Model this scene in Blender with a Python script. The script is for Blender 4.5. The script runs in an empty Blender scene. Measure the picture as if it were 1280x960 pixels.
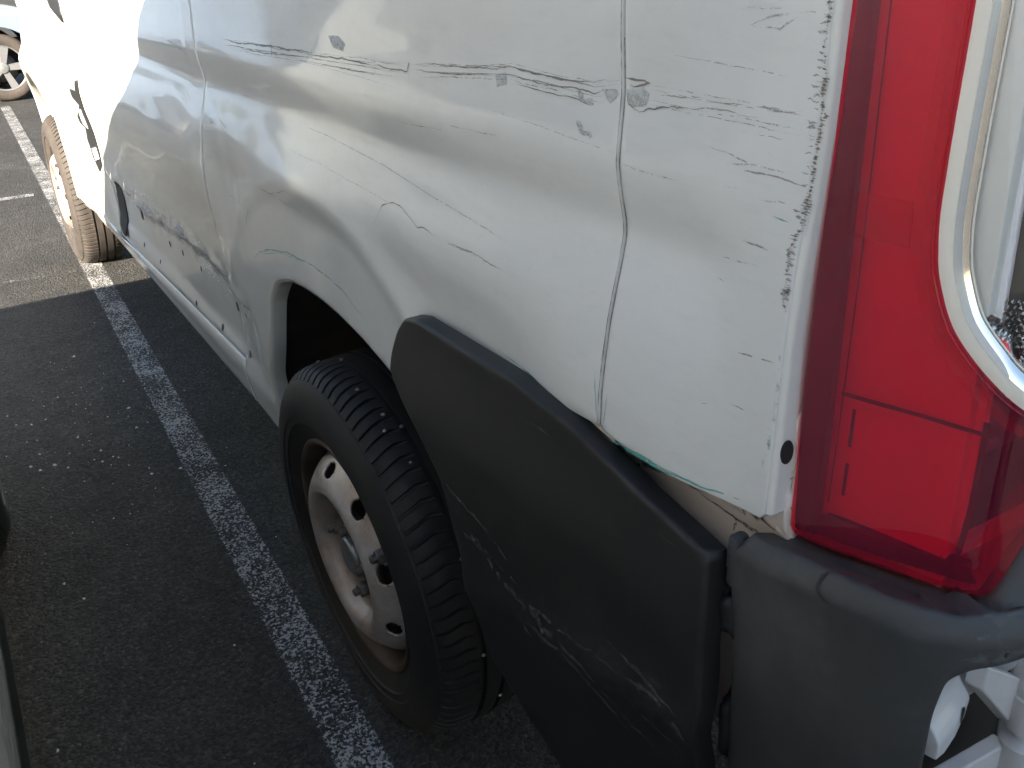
import bpy, math, random
import numpy as np
from mathutils import Vector, Matrix
from mathutils.geometry import delaunay_2d_cdt

random.seed(7)
rng = np.random.default_rng(7)
scene = bpy.context.scene
COL = scene.collection

# ------------------------------------------------------------------ camera
cam_data = bpy.data.cameras.new("camera")
cam = bpy.data.objects.new("camera", cam_data)
COL.objects.link(cam)
cam_data.sensor_width = 36.0
cam_data.lens = 1199.54 / 1280 * 36.0
cam_data.clip_start = 0.02
cam_data.clip_end = 2000.0
_r = Vector((-0.51434, -0.85628, -0.04785))
_f = Vector((0.78636, -0.44845, -0.42488))
_r = (_r - _f * _r.dot(_f) / _f.dot(_f)).normalized(); _f.normalize()
_u = _r.cross(_f)
cam.matrix_world = Matrix(((_r.x, _u.x, -_f.x, -1.380), (_r.y, _u.y, -_f.y, 0.425),
                           (_r.z, _u.z, -_f.z, 1.315), (0, 0, 0, 1)))
scene.camera = cam

# ------------------------------------------------------------------ sky, sun, exposure
SUN_DIR = Vector((-0.72, 1.0, 0.60)).normalized()      # towards the sun
elev = math.asin(SUN_DIR.z)
azim = math.atan2(SUN_DIR.x, SUN_DIR.y)
world = bpy.data.worlds.new("World"); scene.world = world
world.use_nodes = True
wn = world.node_tree
sky = wn.nodes.new("ShaderNodeTexSky"); sky.sky_type = 'NISHITA'
sky.sun_disc = False; sky.sun_elevation = elev; sky.sun_rotation = azim
sky.air_density = 1.0; sky.dust_density = 1.2; sky.ozone_density = 1.0
bg = wn.nodes["Background"]; bg.inputs[1].default_value = 0.058
wn.links.new(sky.outputs[0], bg.inputs[0])
sd = bpy.data.lights.new("sun", 'SUN'); sd.energy = 5.0; sd.angle = math.radians(0.5)
sd.color = (1.0, 0.89, 0.73)
sun = bpy.data.objects.new("sun", sd); COL.objects.link(sun)
sun.rotation_euler = SUN_DIR.to_track_quat('Z', 'Y').to_euler()
vs = scene.view_settings
vs.view_transform = 'Standard'; vs.look = 'None'; vs.exposure = 2.24; vs.gamma = 1.0
vs.use_curve_mapping = False
scene.cycles.use_adaptive_sampling = True; scene.cycles.adaptive_threshold = 0.025; scene.cycles.use_denoising = True
scene.cycles.max_bounces = 6; scene.cycles.diffuse_bounces = 3; scene.cycles.glossy_bounces = 3
scene.cycles.transparent_max_bounces = 10; scene.cycles.caustics_reflective = False; scene.cycles.caustics_refractive = False
# ------------------------------------------------------------------ the van's side, as a surface y(x, z)
WB = 3.50            # wheelbase; rear axle at x = 0, van points to +x, its left side faces +y
AX = 0.330           # axle height
_pz = np.array([.30, .345, .375, .40, .452, .462, .475, .60, .70, .76, .80, .85, .915, .95, .979, 1.015, 1.045, 1.068, 1.087,
                1.099, 1.122, 1.145, 1.173, 1.203, 1.27, 1.36, 1.6, 1.95, 2.10, 2.20])
_py = np.array([-.085, -.064, -.050, -.047, -.0385, -.0385, -.044, -.044, -.042, -.036, -.030, -.020, -.012, -.014, -.018, -.024, -.031, -.037, -.041,
                -.0405, -.036, -.033, -.035, -.037, -.0385, -.0405, -.058, -.125, -.19, -.30])
def _smooth_profile():
    zz = np.arange(.30, 2.2001, .002)
    yy = np.interp(zz, _pz, _py)
    k = np.hanning(11); k /= k.sum()
    pad = np.concatenate([np.full(5, yy[0]), yy, np.full(5, yy[-1])])
    return zz, np.convolve(pad, k, 'valid')
_PZ, _PY = _smooth_profile()
def sstep(a, b, v):
    t = np.clip((v - a) / (b - a), 0, 1); return t * t * (3 - 2 * t)
# dents: x, z, half-length, half-height, rotation, depth
DENTS = [
    (-.79, 1.20, .060, .030, -.1, -.0040), (-.60, 1.225, .10, .020, 0, -.0020), (-.86, 1.19, .05, .03, .2, .0015),
    (.30, 1.215, .09, .05, .1, -.0060), (.05, 1.25, .22, .07, 0, -.0050), (.62, 1.04, .10, .035, .2, -.012), (.45, 1.02, .08, .030, -.2, .008),
    (.80, 1.01, .12, .022, .1, -.010), (1.05, .985, .14, .025, 0, -.009), (.70, .90, .10, .06, .3, .006), (.42, .93, .03, .09, .15, -.010),
    (.36, .88, .02, .07, .1, .006), (.48, .80, .05, .05, 0, -.008), (1.3, .93, .20, .05, 0, -.006), (.18, 1.01, .10, .03, .3, -.006),
    (.05, .955, .09, .03, -.4, .004), (-.10, 1.00, .12, .03, -.1, .003), (-.45, 1.06, .2, .03, .05, -.003), (1.6, .80, .3, .07, 0, -.006),
    (.95, .80, .25, .06, .1, .005), (.55, .70, .06, .06, 0, -.006), (-.3, 1.19, .18, .05, 0, -.003), (.62, 1.19, .02, .09, 0, .005),
]
def yside(x, z):
    x = np.asarray(x, float); z = np.asarray(z, float)
    zz = np.where(z < .62, z + .034 * (np.clip(x, .4, 3.2) - .55) * sstep(.62, .48, z) * sstep(.40, .44, z), z)   # the sill crease drops towards the front
    y = np.interp(zz, _PZ, _PY)
    # the scallop dies out towards the rear corner
    kc = sstep(-.84, -.945, x) * sstep(1.27, 1.2, z) * sstep(.88, .90, z)
    y = y * (1 - kc) + kc * np.interp(z, [.9, 1.0, 1.15, 1.27], [-.022, -.0275, -.036, -.040])
    # flare round the rear wheel arch
    r = np.hypot(x, (z - AX)); ang = np.arctan2(z - AX, x)
    # round the rear wheel the panel stays nearly upright down to the arch
    ka = sstep(.72, .50, np.abs(x + .02)) * sstep(1.02, .93, z) * sstep(.42, .56, z)
    y = y * (1 - ka) + ka * (-.0255 + .020 * np.clip(.98 - z, 0, .2) - .04 * np.clip(.78 - z, 0, 1))
    fl = sstep(.725, .655, r) * sstep(.30, .55, r + .3) * sstep(-.35, .35, ang) * sstep(.66, .60, x)
    y = y + .004 * fl
    y = y + .0032 * np.exp(-((r - .655) / .021) ** 2) * sstep(.5, .9, ang) * sstep(2.95, 2.3, ang)
    # front wheel arch flare and the nose turning in
    rf = np.hypot(x - WB, z - .36); af = np.arctan2(z - .36, x - WB)
    y = y + .030 * sstep(.66, .56, rf) * sstep(-.5, .2, af)
    y = y - .16 * np.clip((x - 3.62) / .8, 0, 2) ** 2
    # moulding band along the doors: pressed in and crumpled (its strip has been torn off)
    m = sstep(.40, .50, x) * sstep(2.25, 2.1, x)
    edge = .655 - .012 * np.sin(x * 5.0) - .02 * (x - .5)
    y = y - .010 * m * sstep(edge + .010, edge - .012, z) * sstep(.47, .52, z)
    c = np.exp(-((z - edge - .008) / .030) ** 2) * m
    y = y + c * .004 * (np.sin(x * 31 + 3 * np.sin(z * 40)) * .6 + np.sin(x * 67 + z * 55) * .35 + np.sin(x * 13.0) * .6)
    y = y + m * .0018 * np.sin(x * 9 + z * 21) * sstep(.47, .6, z) * sstep(1.0, .8, z)
    for (dx, dz, lx, lz, a, d) in DENTS:
        ca, sa = math.cos(a), math.sin(a)
        u = ((x - dx) * ca + (z - dz) * sa) / lx; v = (-(x - dx) * sa + (z - dz) * ca) / lz
        y = y + d * (.16 if dx > .1 else .55) * np.exp(-(u * u + v * v))
    return y
def S_side(u, v):
    return np.stack([u, yside(u, v), v], -1)

# the rear corner: plan curve of the lamp lens, and of the bumper corner; u is the length along it
def plan_curve(pts, n=400, passes=60):
    P = np.array(pts, float); d = np.r_[0, np.cumsum(np.hypot(*np.diff(P, axis=0).T))]
    s = np.linspace(0, d[-1], n); Q = np.stack([np.interp(s, d, P[:, 0]), np.interp(s, d, P[:, 1])], 1)
    for _ in range(passes): Q[1:-1] = .25 * Q[:-2] + .5 * Q[1:-1] + .25 * Q[2:]
    d = np.r_[0, np.cumsum(np.hypot(*np.diff(Q, axis=0).T))]
    return d, Q
LENS_S, LENS_Q = plan_curve([(-.9480, -.0375), (-.968, -.044), (-1.0, -.0545), (-1.03, -.066), (-1.06, -.078), (-1.082, -.088), (-1.094, -.102), (-1.098, -.13), (-1.10, -.2), (-1.10, -.32)], passes=25)
LENS_S = LENS_S - math.hypot(.020, .0065)
def S_lens(u, v, inset=0.0):
    u = np.asarray(u, float); v = np.asarray(v, float)
    x = np.interp(u, LENS_S, LENS_Q[:, 0]); y = np.interp(u, LENS_S, LENS_Q[:, 1])
    y = y - .012 * np.clip(v - 1.0, 0, 9); x = x + .02 * np.clip(v - 1.0, 0, 9) ** 1.0
    return np.stack([x, y, v + 0 * x], -1)
BUMP_S, BUMP_Q = plan_curve([(-.925, -.016), (-.98, -.014), (-1.04, -.017), (-1.080, -.027), (-1.102, -.047), (-1.114, -.080), (-1.122, -.13), (-1.130, -.22), (-1.135, -.40)], passes=40)
def S_bump(u, v):
    u = np.asarray(u, float); v = np.asarray(v, float)
    x = np.interp(u, BUMP_S, BUMP_Q[:, 0]); y = np.interp(u, BUMP_S, BUMP_Q[:, 1])
    cr = np.interp(u, [.018, .089, .135, .185, .217, .26, .45], [.898, .908, .9130, .9090, .901, .894, .890])
    lean = .011 * np.clip((v - cr + .015) / .015, 0, 1) + .004 * np.clip(.86 - v, 0, 1)      # the top lip leans in towards the lamp
    y = y - lean * sstep(.26, .16, u); x = x + lean * sstep(.12, .26, u)
    return np.stack([x, y, v + 0 * x], -1)
def S_mould(u, v):
    u = np.asarray(u, float); v = np.asarray(v, float)
    y = .004 + .010 * sstep(.90, .78, v) - .012 * sstep(.70, .45, v) + .006 * np.exp(-((v - .62 + .25 * (u + .6)) / .03) ** 2) - .004 * sstep(-.75, -.93, u)
    return np.stack([u, y, v], -1)
# ------------------------------------------------------------------ helpers
def tag(o, label=None, cat=None, group=None, kind=None):
    if label: o["label"] = label
    if cat: o["category"] = cat
    if group: o["group"] = group
    if kind: o["kind"] = kind
    return o
def empty(name, loc=(0, 0, 0)):
    o = bpy.data.objects.new(name, None); COL.objects.link(o); o.location = loc
    o.empty_display_size = .2
    return o
def mesh_obj(name, verts, faces, mat, parent=None, smooth=True, uvs=None):
    me = bpy.data.meshes.new(name)
    me.from_pydata([tuple(map(float, v)) for v in verts], [], [tuple(map(int, f)) for f in faces]); me.update()
    if uvs is not None:
        lay = me.uv_layers.new(name="uv")
        for l in me.loops: lay.data[l.index].uv = uvs[l.vertex_index]
    if smooth: me.polygons.foreach_set("use_smooth", [True] * len(me.polygons))
    if mat: me.materials.append(mat)
    o = bpy.data.objects.new(name, me); COL.objects.link(o)
    if parent: o.parent = parent
    return o
def sharp(o, ang=35):
    me = o.data
    me.set_sharp_from_angle(angle=math.radians(ang))
    return o
def densify(poly, step, closed=True):
    P = np.array(poly, float); out = []
    n = len(P)
    for i in range(n if closed else n - 1):
        a, b = P[i], P[(i + 1) % n]; k = max(1, int(math.ceil(np.hypot(*(b - a)) / step)))
        for j in range(k): out.append(a + (b - a) * j / k)
    if not closed: out.append(P[-1])
    return np.array(out)
def curve(pts, step=.006, passes=12):
    """a smoothed open polyline through rough points"""
    P = densify(pts, step, False)
    for _ in range(passes): P[1:-1] = .25 * P[:-2] + .5 * P[1:-1] + .25 * P[2:]
    return [tuple(p) for p in P]
def seg_dist(Q, poly):
    A = poly; B = np.roll(poly, -1, 0); D = B - A; L = (D ** 2).sum(1) + 1e-18
    out = np.full(len(Q), 9.)
    for i in range(0, len(Q), 2000):
        q = Q[i:i + 2000]
        t = np.clip(((q[:, None] - A) * D).sum(2) / L, 0, 1)
        d = np.sqrt((((A + t[..., None] * D) - q[:, None]) ** 2).sum(2)); out[i:i + 2000] = d.min(1)
    return out
def inside(Q, poly):
    x, y = Q[:, 0], Q[:, 1]; c = np.zeros(len(Q), bool); n = len(poly); j = n - 1
    for i in range(n):
        xi, yi = poly[i]; xj, yj = poly[j]
        if yi != yj:
            c ^= ((yi > y) != (yj > y)) & (x < (xj - xi) * (y - yi) / (yj - yi) + xi)
        j = i
    return c
def snormal(S, u, v, out):
    e = 5e-4
    n = np.cross(S(u + e, v) - S(u - e, v), S(u, v + e) - S(u, v - e))
    n /= np.linalg.norm(n, axis=1)[:, None] + 1e-12
    s = np.sign((n @ np.array(out)).mean() or 1.0)
    return n * s
def panel(name, outline, S, mat, parent, spacing=.012, r=.0015, thick=.012, out=(0, 1, 0), holes=(), lift=0.0, flange=True):
    """a sheet with rounded rim cut to `outline` in surface coordinates (u, v)"""
    P = densify(outline, spacing * .8)
    a = np.roll(P, -1, 0) - np.roll(P, 1, 0); nrm = np.stack([-a[:, 1], a[:, 0]], 1); nrm /= np.linalg.norm(nrm, axis=1)[:, None] + 1e-12
    area = .5 * (P[:, 0] * np.roll(P[:, 1], -1) - np.roll(P[:, 0], -1) * P[:, 1]).sum()
    if area < 0: nrm = -nrm
    H = [densify(h, spacing * .6) for h in holes]
    rings = []
    for k in ((.08, .3, .62, 1.0) if r > .004 else (.35, 1.0)):
        q = P + nrm * r * k; d = seg_dist(q, P); q = q[(d > r * k * .8) & inside(q, P)]
        rings.append(q)
    lo, hi = P.min(0), P.max(0)
    gx = np.arange(lo[0], hi[0], spacing); gz = np.arange(lo[1], hi[1], spacing * .87)
    G = np.array([(x + (spacing / 2 if i % 2 else 0), z) for i, z in enumerate(gz) for x in gx])
    G = G[inside(G, P)]
    if len(G): G = G[seg_dist(G, P) > max(r * 1.25, spacing * .45)]
    for h in H:
        if len(G): G = G[(~inside(G, h)) & (seg_dist(G, h) > spacing * .3)]
    pts = [P] + H + [q for q in rings if len(q)] + ([G] if len(G) else [])
    V = np.concatenate(pts)
    E = []; o = 0
    for loop in [P] + H:
        n = len(loop); E += [(o + i, o + (i + 1) % n) for i in range(n)]; o += n
    res = delaunay_2d_cdt([Vector(p) for p in V], E, [], 0, 1e-7)
    W = np.array([tuple(p) for p in res[0]]); T = np.array(res[2])
    c = W[T].mean(1); keep = inside(c, P)
    for h in H: keep &= ~inside(c, h)
    T = T[keep]
    e1 = W[T[:, 1]] - W[T[:, 0]]; e2 = W[T[:, 2]] - W[T[:, 0]]; ar = np.abs(e1[:, 0] * e2[:, 1] - e1[:, 1] * e2[:, 0])
    T = T[ar > 2e-3 * np.maximum((e1 ** 2).sum(1), (e2 ** 2).sum(1))]      # no slivers along straight rims
    n = snormal(S, W[:, 0], W[:, 1], out)
    d = seg_dist(W, P)
    for h in H: d = np.minimum(d, seg_dist(W, h) + r * .5)
    t = np.clip(r - d, 0, r)
    drop = r - np.sqrt(np.maximum(r * r - t * t, 0))
    X = S(W[:, 0], W[:, 1]) - n * drop[:, None] + n * lift
    tri = X[T]; fn = np.cross(tri[:, 1] - tri[:, 0], tri[:, 2] - tri[:, 0])
    fl = (fn * n[T[:, 0]]).sum(1) < 0
    T[fl] = T[fl][:, ::-1]
    faces = [tuple(f) for f in T]; verts = [tuple(x) for x in X]
    if flange and thick:
        cnt = {}
        for f in faces:
            for i in range(3):
                e = (f[i], f[(i + 1) % 3]); cnt[e] = cnt.get(e, 0) + 1
        bmap = {}
        for (i, j) in list(cnt):
            if (j, i) in cnt: continue
            for k in (i, j):
                if k not in bmap:
                    bmap[k] = len(verts); verts.append(tuple(X[k] - n[k] * (thick - drop[k])))
            faces.append((j, i, bmap[i], bmap[j]))
    used = sorted({i for f in faces for i in f}); re = {k: i for i, k in enumerate(used)}
    ob = mesh_obj(name, [verts[i] for i in used], [tuple(re[i] for i in f) for f in faces], mat, parent)
    return sharp(ob, 50)
def strip(name, pts, S, width, mat, parent, off=.0006, jit=.35, gap=0.0, out=(0, 1, 0), step=.004, taper=True, wobble=.24):
    """a thin mark lying on a surface along a polyline given in surface coordinates"""
    P = densify(pts, step, False)
    if len(P) < 3: P = densify(pts, step / 3, False)
    n = len(P)
    wob = np.cumsum(rng.normal(0, width * wobble, (n, 2)), 0); wob -= np.linspace(0, 1, n)[:, None] * wob[-1]
    P = P + np.clip(wob, -width * 1.6, width * 1.6)
    t = np.gradient(P, axis=0); t /= np.linalg.norm(t, axis=1)[:, None] + 1e-12
    q = np.stack([-t[:, 1], t[:, 0]], 1)
    jn = np.convolve(np.pad(rng.normal(0, 1, n), 4, 'edge'), np.hanning(9) / np.hanning(9).sum() * 1.8, 'valid')
    w = width * .5 * np.clip(1 + jit * jn, .25, 2.0)
    if taper: w *= np.clip(np.minimum(np.arange(n), n - 1 - np.arange(n)) / max(2, n * .18), .15, 1)
    A = P + q * w[:, None]; B = P - q * w[:, None]
    nn = snormal(S, P[:, 0], P[:, 1], out)
    VA = S(A[:, 0], A[:, 1]) + nn * off; VB = S(B[:, 0], B[:, 1]) + nn * off
    L = np.r_[0, np.cumsum(np.hypot(*np.diff(P, axis=0).T))]
    verts = []; uv = []
    for i in range(n): verts += [VA[i], VB[i]]; uv += [(L[i], 0), (L[i], 1)]
    faces = []; skip = 0
    for i in range(n - 1):
        if skip: skip -= 1; continue
        if gap and random.random() < gap: skip = random.randint(0, 2); continue
        faces.append((2 * i, 2 * i + 1, 2 * i + 3, 2 * i + 2))
    if not faces: return None
    return mesh_obj(name, verts, faces, mat, parent, True, uv)
def patch(name, poly, S, mat, parent, off=.0005, out=(0, 1, 0)):
    P = densify(poly, .004); P = P + rng.normal(0, .0006, P.shape)
    return panel(name, P, S, mat, parent, spacing=.008, r=.0002, thick=0, out=out, lift=off, flange=False)
def box(name, lo, hi, mat, parent=None, bev=.004, rot=None):
    import bmesh
    bm = bmesh.new(); bmesh.ops.create_cube(bm, size=1)
    for v in bm.verts: v.co = Vector([(lo[i] + hi[i]) / 2 + v.co[i] * (hi[i] - lo[i]) for i in range(3)])
    if bev: bmesh.ops.bevel(bm, geom=bm.edges[:] , offset=bev, segments=2, affect='EDGES', profile=.5)
    me = bpy.data.meshes.new(name); bm.to_mesh(me); bm.free(); me.materials.append(mat)
    me.polygons.foreach_set("use_smooth", [True] * len(me.polygons))
    o = bpy.data.objects.new(name, me); COL.objects.link(o)
    if parent: o.parent = parent
    return sharp(o, 40)
def lathe_y(name, prof, mat, parent=None, seg=72, closed=False, y0=0):
    """profile of (r, y) turned about the y axis"""
    V = []; F = []
    n = len(prof)
    for k in range(seg):
        a = 2 * math.pi * k / seg
        for r, y in prof: V.append((r * math.cos(a), y + y0, r * math.sin(a)))
    for k in range(seg):
        k2 = (k + 1) % seg
        for i in range(n - 1): F.append((k * n + i, k * n + i + 1, k2 * n + i + 1, k2 * n + i))
    return mesh_obj(name, V, F, mat, parent)
def tube(name, pts, rad, mat, parent=None, seg=10, cap=True):
    V = []; F = []; n = len(pts); P = [Vector(p) for p in pts]
    R = rad if isinstance(rad, (list, tuple)) else [rad] * n
    up = Vector((.31, .2, .93))
    for i in range(n):
        t = (P[min(i + 1, n - 1)] - P[max(i - 1, 0)]).normalized(); a = t.cross(up).normalized(); b = t.cross(a)
        for k in range(seg):
            th = 2 * math.pi * k / seg; V.append(P[i] + (a * math.cos(th) + b * math.sin(th)) * R[i])
    for i in range(n - 1):
        for k in range(seg):
            k2 = (k + 1) % seg; F.append((i * seg + k, i * seg + k2, (i + 1) * seg + k2, (i + 1) * seg + k))
    if cap: F.append(tuple(range(seg))[::-1]); F.append(tuple((n - 1) * seg + k for k in range(seg)))
    return sharp(mesh_obj(name, V, F, mat, parent), 45)

# ------------------------------------------------------------------ materials
class NT:
    def __init__(s, name):
        s.m = bpy.data.materials.new(name); s.m.use_nodes = True; s.t = s.m.node_tree
        s.b = s.t.nodes["Principled BSDF"]; s.o = s.t.nodes["Material Output"]
        s.tc = s.t.nodes.new("ShaderNodeTexCoord")
    def n(s, typ, **kw):
        x = s.t.nodes.new(typ)
        for k, v in kw.items():
            if k in x.inputs: x.inputs[k].default_value = v
            else: setattr(x, k, v)
        return x
    def l(s, a, b): s.t.links.new(a, b)
    def noise(s, scale, detail=4, rough=.6, co=None, stretch=None):
        x = s.n("ShaderNodeTexNoise", Scale=scale, Detail=detail, Roughness=rough)
        c = co or s.tc.outputs["Object"]
        if stretch:
            mp = s.n("ShaderNodeMapping"); mp.inputs["Scale"].default_value = stretch; s.l(c, mp.inputs[0]); c = mp.outputs[0]
        s.l(c, x.inputs["Vector"]); return x
    def ramp(s, fac, stops):
        r = s.n("ShaderNodeValToRGB"); e = r.color_ramp.elements
        while len(e) > 1: e.remove(e[-1])
        e[0].position = stops[0][0]; e[0].color = _c(stops[0][1])
        for p, c in stops[1:]:
            k = e.new(p); k.color = _c(c)
        s.l(fac, r.inputs[0]); return r
    def mix(s, fac, a, b, blend='MIX'):
        m = s.n("ShaderNodeMix", data_type='RGBA', blend_type=blend)
        for sock, v in ((m.inputs[0], fac), (m.inputs[6], a), (m.inputs[7], b)):
            if hasattr(v, "links"): s.l(v, sock)
            elif isinstance(v, (int, float)): sock.default_value = v
            else: sock.default_value = _c(v)
        return m.outputs[2]
    def math(s, op, a, b=0.0):
        m = s.n("ShaderNodeMath", operation=op)
        for sock, v in ((m.inputs[0], a), (m.inputs[1], b)):
            if hasattr(v, "links"): s.l(v, sock)
            else: sock.default_value = v
        return m.outputs[0]
    def bump(s, h, strength=.2, dist=.001):
        b = s.n("ShaderNodeBump"); b.inputs["Strength"].default_value = strength; b.inputs["Distance"].default_value = dist
        s.l(h, b.inputs["Height"]); s.l(b.outputs[0], s.b.inputs["Normal"]); return b
def _c(c):
    if isinstance(c, (int, float)): c = (c, c, c)
    return tuple(c) + (1.0,) if len(c) == 3 else tuple(c)
def simple(name, col, rough=.5, metal=0.0, var=.12, scale=12, bump=0.0, bscale=300, coat=0.0, spec=.5):
    k = NT(name); nz = k.noise(scale, 5)
    c = np.array(col)
    k.l(k.ramp(nz.outputs[0], [(.3, tuple(c * (1 - var))), (.7, tuple(np.minimum(c * (1 + var), 1)))]).outputs[0], k.b.inputs["Base Color"])
    k.b.inputs["Roughness"].default_value = rough; k.b.inputs["Metallic"].default_value = metal
    k.b.inputs["Coat Weight"].default_value = coat; k.b.inputs["Specular IOR Level"].default_value = spec
    if bump: k.bump(k.noise(bscale, 3).outputs[0], bump, .001)
    return k.m
def paint(name, col, dirt=.25, rough=.22, wavy=.25):
    k = NT(name)
    n1 = k.noise(3.0, 6, .65); n2 = k.noise(38, 5, .7, stretch=(.6, 1, 2.2)); n3 = k.noise(420, 2)
    d1 = k.ramp(n1.outputs[0], [(.42, 0.0), (.72, 1.0)]).outputs[0]
    d2 = k.ramp(n2.outputs[0], [(.5, 0.0), (.8, 1.0)]).outputs[0]
    grim = k.math('MULTIPLY', k.math('ADD', k.math('MULTIPLY', d1, .6), k.math('MULTIPLY', d2, .5)), dirt)
    c = k.mix(grim, col, (.36, .33, .27))
    fleck = k.ramp(n3.outputs[0], [(.70, 0.0), (.74, 1.0)]).outputs[0]
    c = k.mix(k.math('MULTIPLY', fleck, dirt * .5), c, (.20, .17, .13))
    k.l(c, k.b.inputs["Base Color"])
    rr = k.math('ADD', k.math('MULTIPLY', n2.outputs[0], .12), rough - .05)
    k.l(rr, k.b.inputs["Roughness"])
    k.b.inputs["Coat Weight"].default_value = .58; k.b.inputs["Coat Roughness"].default_value = .05
    k.b.inputs["Specular IOR Level"].default_value = .25
    bn = k.n("ShaderNodeBump"); bn.inputs["Strength"].default_value = wavy; bn.inputs["Distance"].default_value = .004
    k.l(k.noise(5.5, 2, .4).outputs[0], bn.inputs["Height"]); k.l(bn.outputs[0], k.b.inputs["Normal"]); k.l(bn.outputs[0], k.b.inputs["Coat Normal"])
    return k.m
def seethrough(name, col, rough=.02, ior=1.5, tintspec=(1, 1, 1), haze=0.0, hazecol=(1, 1, 1)):
    """thin clear or tinted plastic: tinted straight-through light plus a Fresnel reflection"""
    k = NT(name); k.t.nodes.remove(k.b)
    tr = k.n("ShaderNodeBsdfTransparent"); tr.inputs[0].default_value = _c(col)
    gl = k.n("ShaderNodeBsdfGlossy"); gl.inputs["Roughness"].default_value = rough; gl.inputs[0].default_value = _c(tintspec)
    fr = k.n("ShaderNodeFresnel", IOR=ior); mx = k.n("ShaderNodeMixShader")
    ge = k.n("ShaderNodeNewGeometry")
    k.l(k.math('MULTIPLY', fr.outputs[0], k.math('SUBTRACT', 1.0, ge.outputs["Backfacing"])), mx.inputs[0]); k.l(gl.outputs[0], mx.inputs[2]); k.l(mx.outputs[0], k.o.inputs[0])
    if haze:                                  # dull, dusty plastic scatters a little
        df = k.n("ShaderNodeBsdfDiffuse"); df.inputs[0].default_value = _c(hazecol)
        m2 = k.n("ShaderNodeMixShader"); nz = k.noise(7, 4); hz = k.ramp(nz.outputs[0], [(.3, haze * .8), (.7, haze * 1.2)]).outputs[0]
        k.l(hz, m2.inputs[0]); k.l(tr.outputs[0], m2.inputs[1]); k.l(df.outputs[0], m2.inputs[2]); k.l(m2.outputs[0], mx.inputs[1])
    else: k.l(tr.outputs[0], mx.inputs[1])
    return k.m
def wear(name, col, rough=.6, alpha=(.35, .55), scale=60, edge=True, amax=1.0):
    """a mark with ragged see-through edges"""
    k = NT(name)
    k.b.inputs["Base Color"].default_value = _c(col); k.b.inputs["Roughness"].default_value = rough
    nz = k.noise(scale, 6, .75)
    a = k.ramp(nz.outputs[0], [(alpha[0], 0.0), (alpha[1], amax)]).outputs[0]
    if edge:
        sx = k.n("ShaderNodeSeparateXYZ"); k.l(k.tc.outputs["UV"], sx.inputs[0])
        e = k.math('SUBTRACT', 1.0, k.math('ABSOLUTE', k.math('SUBTRACT', k.math('MULTIPLY', sx.outputs[1], 2.0), 1.0)))
        a = k.math('MULTIPLY', a, k.math('MINIMUM', k.math('MULTIPLY', e, 1.6), 1.0))
    k.l(a, k.b.inputs["Alpha"])
    return k.m

M = {}
M['white'] = paint('white_paint', (.745, .76, .735), .22, wavy=.10)
M['white_front'] = paint('white_paint_front', (.77, .77, .71), .15, wavy=.10)
M['dirty_white'] = paint('dirty_white_paint', (.80, .70, .62), .45, .45)
M['silver'] = paint('silver_paint', (.66, .67, .67), .2)
M['blue_silver'] = paint('blue_silver_paint', (.20, .27, .38), .1)
M['inner'] = simple('bare_inner_body', (.06, .055, .05), .8)
M['liner'] = simple('wheel_liner', (.085, .070, .056), .85, var=.4, scale=9, bump=.3, bscale=60)
M['glass'] = simple('dark_glass', (.015, .018, .02), .06, var=.1, spec=.6)
M['dark'] = wear('dark_scratch', (.22, .20, .18), .6, (.26, .48), 260, amax=.95)
M['mid'] = wear('grey_scratch', (.36, .33, .30), .6, (.32, .55), 260, amax=.8)
M['faint'] = wear('faint_scratch', (.42, .39, .35), .6, (.40, .58), 150, amax=.6)
M['pale'] = wear('pale_scuff', (.80, .82, .86), .4, (.42, .56), 45, amax=.9)
M['teal'] = wear('teal_scuff', (.12, .50, .43), .5, (.30, .50), 110, amax=.85)
M['patch'] = wear('bare_metal_patch', (.50, .53, .51), .45, (.38, .50), 130, edge=False)
M['rust'] = wear('rusty_edge_wear', (.14, .10, .085), .85, (.40, .54), 190, amax=.85)
M['smear'] = wear('blue_grey_smear', (.56, .62, .72), .35, (.44, .60), 30, amax=.65)
M['grime'] = wear('brown_grime', (.17, .115, .075), .9, (.25, .60), 75, amax=.85)
M['grey_scuff'] = wear('grey_plastic_scuff', (.20, .21, .21), .7, (.36, .62), 90, amax=.42)
def plastic(nm, s=1.0):
    k = NT(nm)
    n1 = k.noise(4.5, 6, .7); n2 = k.noise(1600, 2); n3 = k.noise(26, 6, .75, stretch=(1, 1, .35))
    c = k.ramp(n1.outputs[0], [(.3, tuple(np.array((.0065, .007, .0072)) * s)), (.55, tuple(np.array((.0115, .0118, .0118)) * s)), (.8, tuple(np.array((.026, .0250, .0235)) * s))]).outputs[0]
    dust = k.ramp(n3.outputs[0], [(.55, 0.0), (.85, 1.0)]).outputs[0]
    c = k.mix(k.math('MULTIPLY', dust, .30), c, (.07, .068, .062))
    k.l(c, k.b.inputs["Base Color"])
    k.l(k.math('ADD', k.math('MULTIPLY', n1.outputs[0], .2), .38), k.b.inputs["Roughness"])
    k.b.inputs["Specular IOR Level"].default_value = .5
    k.bump(n2.outputs[0], .30, .0006)
    return k.m
M['plastic'] = plastic('black_plastic')
M['plastic_faded'] = plastic('faded_plastic', 4.6)
M['black'] = simple('black_rubber', (.012, .012, .013), .6, var=.3)
def rubber():
    k = NT('tyre_rubber')
    n1 = k.noise(7, 6, .7); n2 = k.noise(160, 4)
    c = k.ramp(n1.outputs[0], [(.35, (.010, .010, .010)), (.6, (.016, .0155, .015)), (.8, (.036, .032, .027))]).outputs[0]
    k.l(c, k.b.inputs["Base Color"]); k.b.inputs["Roughness"].default_value = .62
    k.bump(n2.outputs[0], .15, .0008)
    return k.m
M['tyre'] = rubber()
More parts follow.
